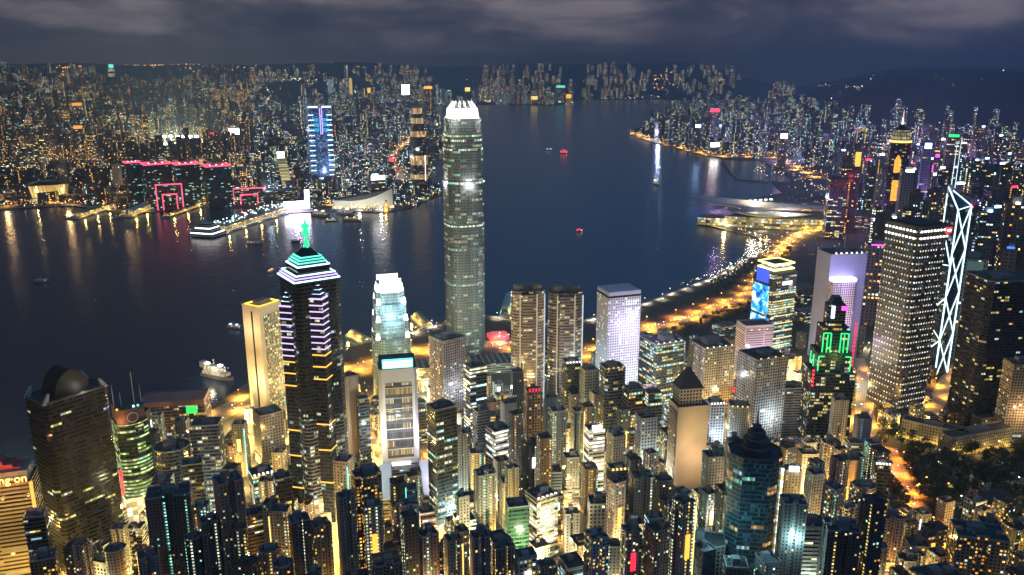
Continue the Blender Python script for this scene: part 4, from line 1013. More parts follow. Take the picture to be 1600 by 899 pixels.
# cultural centre with swooping windowless walls + clock tower
def concave_wall(o, x0, x1, z0_, z1_, dip, dep):
    n = 14; mb = MB(); pts = [(x0+(x1-x0)*k/n, -8*math.sin(math.pi*k/n)) for k in range(n+1)]
    tops = [z0_+(z1_-z0_)*(k/n)**2.2 - dip*math.sin(math.pi*k/n) for k in range(n+1)]
    poly = pts + [(x1, dep), (x0, dep)]
    mb.prism(poly, 0, tops+[z1_*.8, z0_*.8], 0, 1); return mb
x, y = at(568, 324); o = thing('concert_hall', 'pale windowless hall with a swooping roof on the far waterfront', 'concert hall', (x, y, 2.5), -math.atan2(x, y)-R(4)); FOOT.append((x, y, 100))
concave_wall(o, -96, 96, 26, 62, 8, 70).build('curved_wall', [M['conc'], M['roof']], o, color=(.55, .52, .46, 1))
MB().box(0, -14, 0, 200, 12, 7).build('colonnade', [M['hall_gold'], M['roof']], o, color=(.5, .4, .3, 1))
for u in (-70, -10, 60): lamp('flood_light', o, (u, -55, 9), 110000, (.9, .95, .8), 3)
x, y, z0, H, mpp = place(603, 313, 331, gfar); o = thing('clock_tower', 'slender brick clock tower glowing orange on the far promenade', 'clock tower', (x, y, z0), 0)
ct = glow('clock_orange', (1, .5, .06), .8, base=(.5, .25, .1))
MB().box(0, 0, 0, 9, 9, H*.68).build('shaft', ct, o); MB().box(0, 0, H*.68, 7.5, 7.5, H*.14).build('belfry', ct, o)
MB().prism(plan('oct', 6, 6), H*.82, H*.9, 0, 0).build('lantern', ct, o); MB().prism(plan('oct', 6, 6), H*.9, H*1.05, 0, 0, pts1=plan('oct', .5, .5)).build('dome', M['dark'], o)
f = MB().tube((0, -4.6, H*.6), (0, -5, H*.6), 2, 12); f.build('clock_face', M['glow_white'], o)
lamp('flood_light', o, (0, -14, 6), 30000, (1, .5, .1), 1)
# glaring LED wall at the ferry pier
x, y = at(464, 329); o = thing('video_wall', 'glaring white-violet video wall at the root of the long lit pier', 'video wall', (x, y, 2.5), -math.atan2(x, y)); FOOT.append((x, y, 45))
MB().box(0, 6, 0, 100, 9, 6).build('plinth', M['conc'], o, color=(.3, .3, .3, 1))
MB().box(0, 3, 5, 86, 5, 26).build('frame', M['dark'], o); MB().box(0, 0, 7, 80, 1, 22).build('screen', glow('stage_screen', (.82, .74, 1), 30), o)
MB().box(34, 1.6, 32, 16, 2, 34).build('side_screen', glow('side_screen', (.9, .93, 1), 3), o)
lamp('spill_light', o, (0, -30, 18), 300000, (.8, .65, 1), 4)
# piers
def pierthing(label, a, b_, wid, hall, roofcol, lightkey, roofmat='conc', tip=None, lit=.8):
    ax, ay = at(*a); bx, by = at(*b_); L_ = math.hypot(bx-ax, by-ay); rz = math.atan2(by-ay, bx-ax)
    o = thing('pier', label, 'pier', (ax, ay, 0), rz)
    MB().box(L_/2, 0, .2, L_, wid, 3.2).build('deck', M['conc'], o, color=(.25, .24, .22, 1))
    hl = facade('pier_hall', 7, 6, .8, .62, s=1.7, lk=1.3, fvar=.2, cols=((0, (1, .7, .2)), (.5, YEL), (.8, WHITE))) if 'pier_hall' not in bpy.data.materials else bpy.data.materials['pier_hall']
    MB().box(L_*.53, 0, 3.4, L_*.84, wid*.66, hall, mi=0, mt=1).build('hall', [hl, M['roof']], o, color=(.45, .38, .2, lit))
    rf = MB(); q = rect(L_*.86, wid*.74, L_*.53, 0); rf.prism(q, 3.4+hall, 3.4+hall+4, 0, 0, pts1=rect(L_*.84, wid*.2, L_*.53, 0)); rf.build('roof', M[roofmat], o, color=roofcol)
    for s in (-1, 1): MB().box(L_*.5, s*wid*.42, 5.2, L_*.9, .8, .9).build('edge_lights', glow('pier_'+lightkey, M[lightkey].node_tree.nodes['Principled BSDF'].inputs['Emission Color'].default_value[:3], 1.6) if 'pier_'+lightkey not in bpy.data.materials else bpy.data.materials['pier_'+lightkey], o)
    n = max(2, int(L_/70))
    for k in range(n): lamp('pier_light', o, (L_*(k+.4)/n, -wid*.55, 10), 30000, (1, .62, .16), 1.5)
    if tip: MB().box(6, 0, 3.4, 12, wid*.8, 6).build('pier_head', M[tip], o)
    return o, L_
pierthing('yellow-lit long pier with an orange lamp at its tip, left of the three', (112, 342), (205, 313), 46, 11, (.3, .28, .14, 1), 'glow_gold')
pierthing('pier with a pale teal-white roof half way along, middle of the three', (192, 340), (272, 310), 50, 14, (.5, .62, .58, 1), 'glow_gold')
pierthing('narrow orange-lit pier right of the teal-roofed pier', (257, 340), (318, 319), 26, 6, (.28, .2, .1, 1), 'glow_amber')
o, L_ = pierthing('broad long cruise pier covered in white lamps, ending in a tiered white terminal', (326, 366), (447, 327), 78, 14, (.2, .2, .21, 1), 'glow_cool', lit=.9)
for k in range(5):
    MB().prism(plan('cham', 74-9*k, 84-11*k), 3.4+6.2*k, 3.4+6.2*k+3.6, 0, 1).build('terminal_tier', [M['glow_white'] if k in (1, 3) else M['conc'], M['roof']], o, color=(.6, .6, .6, 1), loc=(-4, 0, 0))
    MB().prism(plan('cham', 66-9*k, 76-11*k), 3.4+6.2*k+3.6, 3.4+6.2*k+6.2, 0, 1).build('terminal_tier', [M['glassdark'], M['conc']], o, color=(.6, .6, .6, 1), loc=(-4, 0, 0))
rr = random.Random(3); gl = MB()
for k in range(90):
    u, v = rr.uniform(40, L_*.93), rr.uniform(-30, 30); gl.box(u, v, 24.5, 2.6, 2.6, 2.2, mi=rr.choice((0, 0, 0, 1, 2)))
rl = gl.build('roof_lamps', [M['glow_white'], M['glow_cool'], M['glow_teal']], o); rl['kind'] = 'stuff'
# winged convention hall
x, y = at(1196, 352); o = thing('convention_hall', 'low glass hall under swooping winged roofs on its own headland', 'convention centre', (x, y, 2.5), -math.atan2(x, y)+R(6)); FOOT.append((x, y, 190)); u1 = 2.0
M['hallglass'] = facade('lit_hall_glass', 6, 7.5, .86, .7, glass=(.04, .05, .05), zone=2, s=1.5, lk=1.1, fvar=.35, cols=((0, (1, .72, .2)), (.4, YEL), (.65, WHITE), (.85, COOL)))
MB().prism([(-120, -40), (60, -62), (190, -40), (200, 90), (-40, 90)], 0, 30, 0, 1).build('glass_hall', [M['hallglass'], M['roof']], o, color=(.3, .27, .2, .75))
MB().prism([(-196, -28), (-150, -40), (-120, -30), (-120, 30), (-180, 20)], 0, 22, 0, 1).build('glass_prow', [M['hallglass'], M['roof']], o, color=(.3, .27, .2, .9))
def wing(name, x0, x1, yc, wmax, zt_, lift, color):
    n, m_ = 22, 8; mb = MB()
    for i in range(n+1):
        s = i/n; hw = wmax*(math.sin(math.pi*min(1, s*1.0)**.75)**.8 if 0 < s < 1 else .02); zc = zt_+lift*(1-s)**2.2+6*math.sin(math.pi*s)
        for j in range(m_+1):
            t_ = -1+2*j/m_
            mb.v.append((x0+(x1-x0)*s, yc+hw*t_-14*math.sin(math.pi*s), zc-9*t_*t_*math.sin(math.pi*s)))
    for i in range(n):
        for j in range(m_):
            a = i*(m_+1)+j; mb.f.append((a, a+m_+1, a+m_+2, a+1)); mb.m.append(0); mb.uv += [(0, 0)]*4
    ob = mb.build(name, M['roofshell'], o, color=color); md = ob.modifiers.new('thick', 'SOLIDIFY'); md.thickness = 2.5
    for p in ob.data.polygons: p.use_smooth = True
M['roofshell'] = plain('metal_roof_shell', None, .45, .1, .02, usecol=True)
wing('winged_roof', -230, 190, 70, 74, 48, 22, (.5, .45, .48, 1)); wing('winged_roof', -110, 130, 0, 44, 36, 8, (.62, .6, .52, 1))
MB().box(10, 22, 44, 110, 2.5, 5).build('clerestory', M['glow_white'], o)
for k in range(5): MB().box(-40+k*15, 95, 54+k*1.4, 8, 3, 4).build('roof_light', M['glow_white'], o)
MB().box(260, 60, 0, 150, 110, 34, mi=0, mt=1).build('rear_block', [M['band'], M['roof']], o, color=(.2, .16, .17, .5))
for u, v, c in ((-120, -60, (1, .75, .3)), (-20, -95, (1, .8, .4)), (80, -95, (1, .7, .25)), (170, -80, (1, .6, .15))): lamp('flood_light', o, (u, v, 14), 90000, c, 3)
lamp('roof_wash', o, (-30, 40, 82), 260000, (1, .86, .5), 3); lamp('roof_wash', o, (60, -30, 66), 200000, (1, .9, .6), 3)
# sports ground with floodlights
pc = at(285, 224); mb = MB().prism(plan('round', 330, 240), 0, .6, 0, 0); struct(mb.build('field', plain('turf', (.05, .11, .03), .9, .3, .03), None, None, (pc[0], pc[1], 2.5)))
for k in (1, .955, .91): FOOT.append((pc[0]*k, pc[1]*k, 175))
for k in range(6):
    x, y = at(258+k*10, 224); o = thing('floodlight_mast', 'floodlight mast in a row beside the green sports ground', 'floodlight', (x, y, 2.5), 0, 'floodlights by the sports ground')
    MB().tube((0, 0, 0), (0, 0, 34), .7, 5).build('pole', M['steel'], o); MB().box(0, 0, 34, 20, 3, 11).build('lamp_bank', glow('sport_light', (.95, 1, .75), 16, False) if k == 0 else bpy.data.materials['sport_light'], o)
    lamp('flood_light', o, (0, -4, 36), 2500000, (.9, 1, .6), 4)

# ------------------------------------------------------------------ towers with a sign or screen
def signtower(xt, yt, yb, wpx, sw, sh, key, label, mat='farw', color=(.16, .15, .17, .4), on='top', kind='office_tower', g=gfar, dr=.9, yaw=12, strip=None):
    o, W, D, H, mpp, x, y, z0 = hero(kind, label, kind.replace('_', ' '), xt, yt, yb, wpx, dr, yaw, g)
    MB().prism(rect(W, D), 0, H, 0, 1).build('shaft', [M[mat], M['roof']], o, color=color)
    MB().box(0, 0, H, W*.45, D*.45, max(3, H*.05)).build('plant_room', M['conc'], o, color=(.18, .18, .18, 1))
    if key:
        a, b_ = sw*mpp, sh*mpp
        if on == 'top': MB().box(0, -D*.42, H+.3, a, 2, b_).build('roof_sign', M[key], o, color=(.08, .02, .03, .9))
        else: MB().box(0, -D/2-1.2, H-b_-3, a, 2, b_).build('screen', M[key], o, color=(.08, .02, .03, .9))
    if strip: MB().box(-W*.5-1, -D*.5, H*.05, 2.4*mpp**.3, 2.4, H*.85).build('light_strip', M[strip], o)
    return o
KS = [
 (584, 270, 312, 20, 9, 9, 'sign_cool', 'plum tower with a glaring cool-white screen, right of the neon-ringed tower', (.2, .13, .12, .3), 'face', None),
 (589, 280, 318, 26, 21, 6, 'sign_white', 'low stepped tower with a wide white sign above the concert hall', (.2, .18, .2, .3), 'top', None),
 (611, 252, 285, 10, 6, 5, 'sign_red', 'small block with a red beacon sign near the amber-banded tower', (.15, .1, .1, .3), 'top', None),
 (633, 148, 166, 14, 12, 15, 'sign_white', 'dark block with a huge white screen on the far shore', (.06, .06, .08, .2), 'top', None),
 (668, 139, 190, 15, 13, 4, 'glow_amber', 'dark tower capped with a red-amber sign behind the stepped amber tower', (.1, .09, .1, .3), 'top', None),
 (575, 137, 163, 16, 5, 18, 'glow_amber', 'tower with a golden light frame on the far shore', (.14, .1, .06, .3), 'face', 'glow_amber'),
 (547, 122, 160, 6, 4, 26, 'amberbar', 'slim golden tower on the far shore left of the golden frame', (.3, .2, .08, 1), 'face', None),
 (515, 124, 158, 7, 5, 24, 'dullblue', 'slim bluish tower standing on the far shore above the neon-ringed tower', (.2, .25, .35, 1), 'face', None),
 (365, 210, 232, 18, 15, 9, 'sign_white', 'grey block with a glaring white billboard behind the black glass blocks', (.4, .34, .34, .15), 'top', None),
 (730, 143, 164, 9, 8, 6, 'glow_gold', 'block with a yellow-green billboard over the far shore behind the crown', (.1, .1, .12, .2), 'top', None),
 (701, 145, 163, 6, 5, 4, 'glow_teal', 'small block with a teal sign on the far shore', (.1, .1, .12, .2), 'top', None),
 (875, 137, 158, 15, 14, 3, 'glow_teal', 'block with a long teal roof sign at the far spit', (.1, .1, .12, .2), 'top', None),
 (834, 150, 163, 13, 10, 5, 'glow_gold', 'low block with a yellow sign at the far spit', (.15, .12, .06, .4), 'face', None),
 (888, 147, 164, 9, 8, 6, 'glow_amber', 'amber-lit block at the very tip of the far spit', (.2, .12, .05, .8), 'face', None),
 (1116, 175, 228, 16, 14, 5, 'sign_red', 'tower with a red roof sign among the far island blocks', (.14, .13, .17, .3), 'top', None),
 (1116, 222, 241, 15, 13, 6, 'sign_white', 'block with a round glaring white sign above the far harbour-edge expressway', (.12, .13, .17, .3), 'face', None),
 (1090, 199, 236, 12, 8, 4, 'sign_cool', 'tower with a pale blue sign left of the glaring white sign', (.13, .16, .2, .3), 'top', None),
 (1224, 216, 262, 14, 10, 7, 'sign_violet', 'tower with a violet lit sign above the curving expressway', (.2, .16, .22, .3), 'top', None),
 (1341, 236, 300, 12, 8, 22, 'glow_amber', 'slim tower with a gold-lit top and pointed white tip', (.2, .14, .1, .4), 'face', None),
 (1328, 262, 362, 32, 12, 20, 'rosepanel', 'dark block with a rose-red lit upper corner in front of the slim gold tower', (.16, .06, .09, .35), 'face', None),
 (1309, 278, 372, 30, 24, 18, 'rosedim', 'dark block with a dull red glowing upper wall left of the rose-cornered block', (.15, .07, .08, .5), 'face', None),
 (1449, 232, 372, 15, 9, 8, 'sign_cool', 'grey-violet tower topped with a glaring blue-white lamp', (.36, .3, .45, .15), 'top', None),
 (1464, 246, 360, 10, 6, 5, 'glow_magenta', 'narrow tower with a magenta edge light beside the blue-white lamp', (.2, .12, .2, .3), 'top', 'glow_magenta'),
 (1489, 214, 330, 21, 15, 4, 'glow_green', 'rose-lit round-shouldered tower with a green roof sign', (.46, .2, .3, .3), 'top', None),
 (1465, 290, 380, 9, 5, 18, 'sign_white', 'slim block with a tall white vertical sign behind the diagonal-lit tower', (.14, .13, .16, .3), 'face', None),
 (1420, 268, 400, 26, 12, 3, 'sign_white', 'grey slab with three small roof lights right of the amber light ladder', (.28, .27, .32, .08), 'top', None),
 (1372, 382, 505, 38, 24, 2, 'glow_magenta', 'violet-edged office slab left of the dotted skyscraper', (.3, .2, .32, .55), 'top', None),
 (1522, 402, 560, 40, 22, 14, 'dullteal', 'grey tower with a dim teal lattice panel right of the white diagonals', (.25, .24, .27, .15), 'face', None),
 (1396, 340, 470, 16, 6, 2, 'sign_white', 'pale slab peeping out behind the dotted skyscraper', (.5, .42, .42, .1), 'top', None),
 (173, 106, 140, 9, 7, 5, 'glow_teal', 'pale teal-lit tower standing alone above the far left rooftops', (.2, .32, .3, .9), 'top', None),
 (118, 160, 190, 18, 13, 4, 'orangepanel', 'block glowing orange from below among the far left rooftops', (.3, .18, .1, .8), 'face', None),
 (119, 195, 235, 18, 12, 5, 'orangepanel', 'block with an orange-red lit top, nearer than the glowing orange block', (.2, .12, .08, .5), 'face', None),
 (1545, 330, 470, 30, 6, 3, 'sign_cool', 'dark apartment slab with a small bluish sign near the right frame edge', (.12, .11, .13, .3), 'top', None),
 (1588, 318, 520, 34, 5, 3, 'sign_white', 'dark tall apartment slab cut by the right frame edge', (.12, .11, .12, .35), 'top', None),
 (1338, 395, 470, 34, 16, 26, 'dullteal', 'block with a dim reflecting glass face left of the violet-edged slab', (.14, .12, .16, .2), 'face', None),
]
G('amberbar', (1, .6, .15), .9); G('dullblue', (.25, .45, .7), .5); M['rosepanel'] = facade('rose_reflection_glow', 4, 4.5, .85, .6, zone=2, s=.9, lk=1.2, fvar=.2, cols=((0, (.9, .05, .14)), (.6, (.6, .04, .1)), (.9, (1, .4, .4)))); M['rosedim'] = facade('dim_red_reflection_glow', 4, 4.5, .85, .6, zone=2, s=.45, lk=1.1, fvar=.3, cols=((0, (.7, .05, .08)), (.7, (.4, .04, .06)), (.93, (1, .6, .4)))); G('dullteal', (.2, .42, .4), .22); G('orangepanel', (1, .36, .05), 1.4)  # rose and red panels give the glass's reflection as emission
for xt, yt, yb, wpx, sw, sh, key, lab, c, on, strip in KS:
    signtower(xt, yt, yb, wpx, sw, sh, key, lab, 'farw' if xt % 2 else 'far', c, on, strip=strip)

# ------------------------------------------------------------------ towers of the near district
def tower(kind, label, xt, yt, yb, wpx, dr=.9, yaw=20, pl='rect', mat='apt', c=(.3, .27, .24), lit=.4, kit='', seed=0):
    best = None
    for dy in (0, 4, -4, 8, -8, 13, -13, 19, -19, 26, -26, 34, 42):
        if yt > yb+dy-14: continue
        x, y, z0, h, mpp = place(xt, yt, yb+dy)
        W = wpx*mpp/(abs(math.cos(R(yaw)))+dr*abs(math.sin(R(yaw))))
        rad = .58*W*max(1, dr)*(.92 if dr < .8 else 1)
        if h > 12 and not taken(x, y, rad): best = 1; break
    if best is None:
        print('CROWDED', label, xt, yb)
    az = math.atan2(x, y); D = W*dr
    o = thing(kind, label, kind.replace('_', ' '), (x, y, z0), R(yaw)-az)
    FOOT.append((x, y, rad))
    pts = plan(pl, W, D); rr = random.Random(int(xt*7+yt))
    v = rr.uniform(.85, 1.12); cc = (c[0]*v, c[1]*v, c[2]*v, lit*.8)
    z1 = 0
    if h > 45 and 'n' not in kit:
        z1 = rr.uniform(9, 16); MB().prism(rect(W*1.12, D*1.12), -6, z1, 0, 1).build('podium', [M['band'], M['roof']], o, color=(cc[0]*.8, cc[1]*.8, cc[2]*.8, .7))
    else: z1 = -6
    MB().prism(pts, z1, h, 0, 1, uo=rr.uniform(0, 900)).build('tower_block', [M[mat], M['roof']], o, color=cc)
    roofkit(o, pts, h, min(W, D), rr.choice((0, 0, 0, 9)) if 'm' not in kit else 16, True, int(xt+yt*3))
    conc = (min(.7, cc[0]*1.15), min(.7, cc[1]*1.15), min(.7, cc[2]*1.15), 1)
    if 's' in kit:                   # stair core standing proud of the front
        MB().box(0, -D/2-.9+(.3*D if pl in ('slot', 'side') else 0), z1+.2, W*.16, 2.4, h-z1+3).build('stair_core', [M['apt2'], M['roof']], o, color=cc)
    if 'e' in kit:                   # blank end wall
        for s in (-1, 1): MB().box(s*(W/2+.25), 0, z1+.2, .6, D*.72, h-z1-.6).build('end_wall', M['conc'], o, color=conc)
    if 'r' in kit:
        MB().box(0, -D*.42, h+.2, W*.9, 1, 5).build('sign_board', M['dark'], o)
        for k in range(4):          # four illegible red characters
            u = (-.33+.22*k)*W; rs = random.Random(k)
            for q in range(3): MB().box(u, -D*.42-.9, h+.9+q*1.35, W*.15*rs.uniform(.6, 1), .6, .7).build('sign_stroke', M['glow_red'], o)
            MB().box(u+rs.uniform(-.3, .3), -D*.42-1.5, h+.6, .8, .5, 4).build('sign_stroke', M['glow_red'], o)
    if 'w' in kit:
        MB().box(0, -D*.46, h+.2, W*.6, 2, 5).build('roof_sign', M['glow_white'], o); lamp('roof_glow', o, (0, -D*.7, h+6), 12000, (1, .95, .8), 1)
    if 'y' in kit:
        for k in range(4): MB().box((-.36+.24*k)*W, -D*.46, h+.2, 1.6, 1.6, 1.6).build('roof_light', M['glow_gold'], o)
    if 'k' in kit:
        for k in range(5): MB().box((-.4+.2*k)*W, -D*.46, h+.2, 1.5, 1.5, 1.5).build('roof_light', M['glow_white'], o)
    if 'o' in kit: lamp('shop_glow', o, (rr.uniform(-.3, .3)*W, -D*.5-9, 7), 20000, (1, .5, .1), 1.5)
    if 'g' in kit: lamp('wall_wash', o, (-W*.2, -D*.5-16, h*.45), 30000, (1, .9, .7), 1.5)
    if 'c' in kit: lamp('wall_wash', o, (W*.1, -D*.5-16, h*.4), 40000, (.72, .9, 1), 1.5)
    if 'a' in kit: lamp('wall_wash', o, (W*.1, -D*.5-16, h*.4), 30000, (1, .68, .32), 1.5)
    return o
A, O, H_, B_ = 'apartment_tower', 'office_tower', 'hotel', 'office_block'
beige, tan, brown, grey, dark, white, pink, blue, slate = (.36, .32, .27), (.42, .31, .2), (.2, .14, .1), (.3, .31, .32), (.06, .065, .07), (.6, .58, .55), (.36, .25, .23), (.2, .27, .34), (.11, .13, .15)
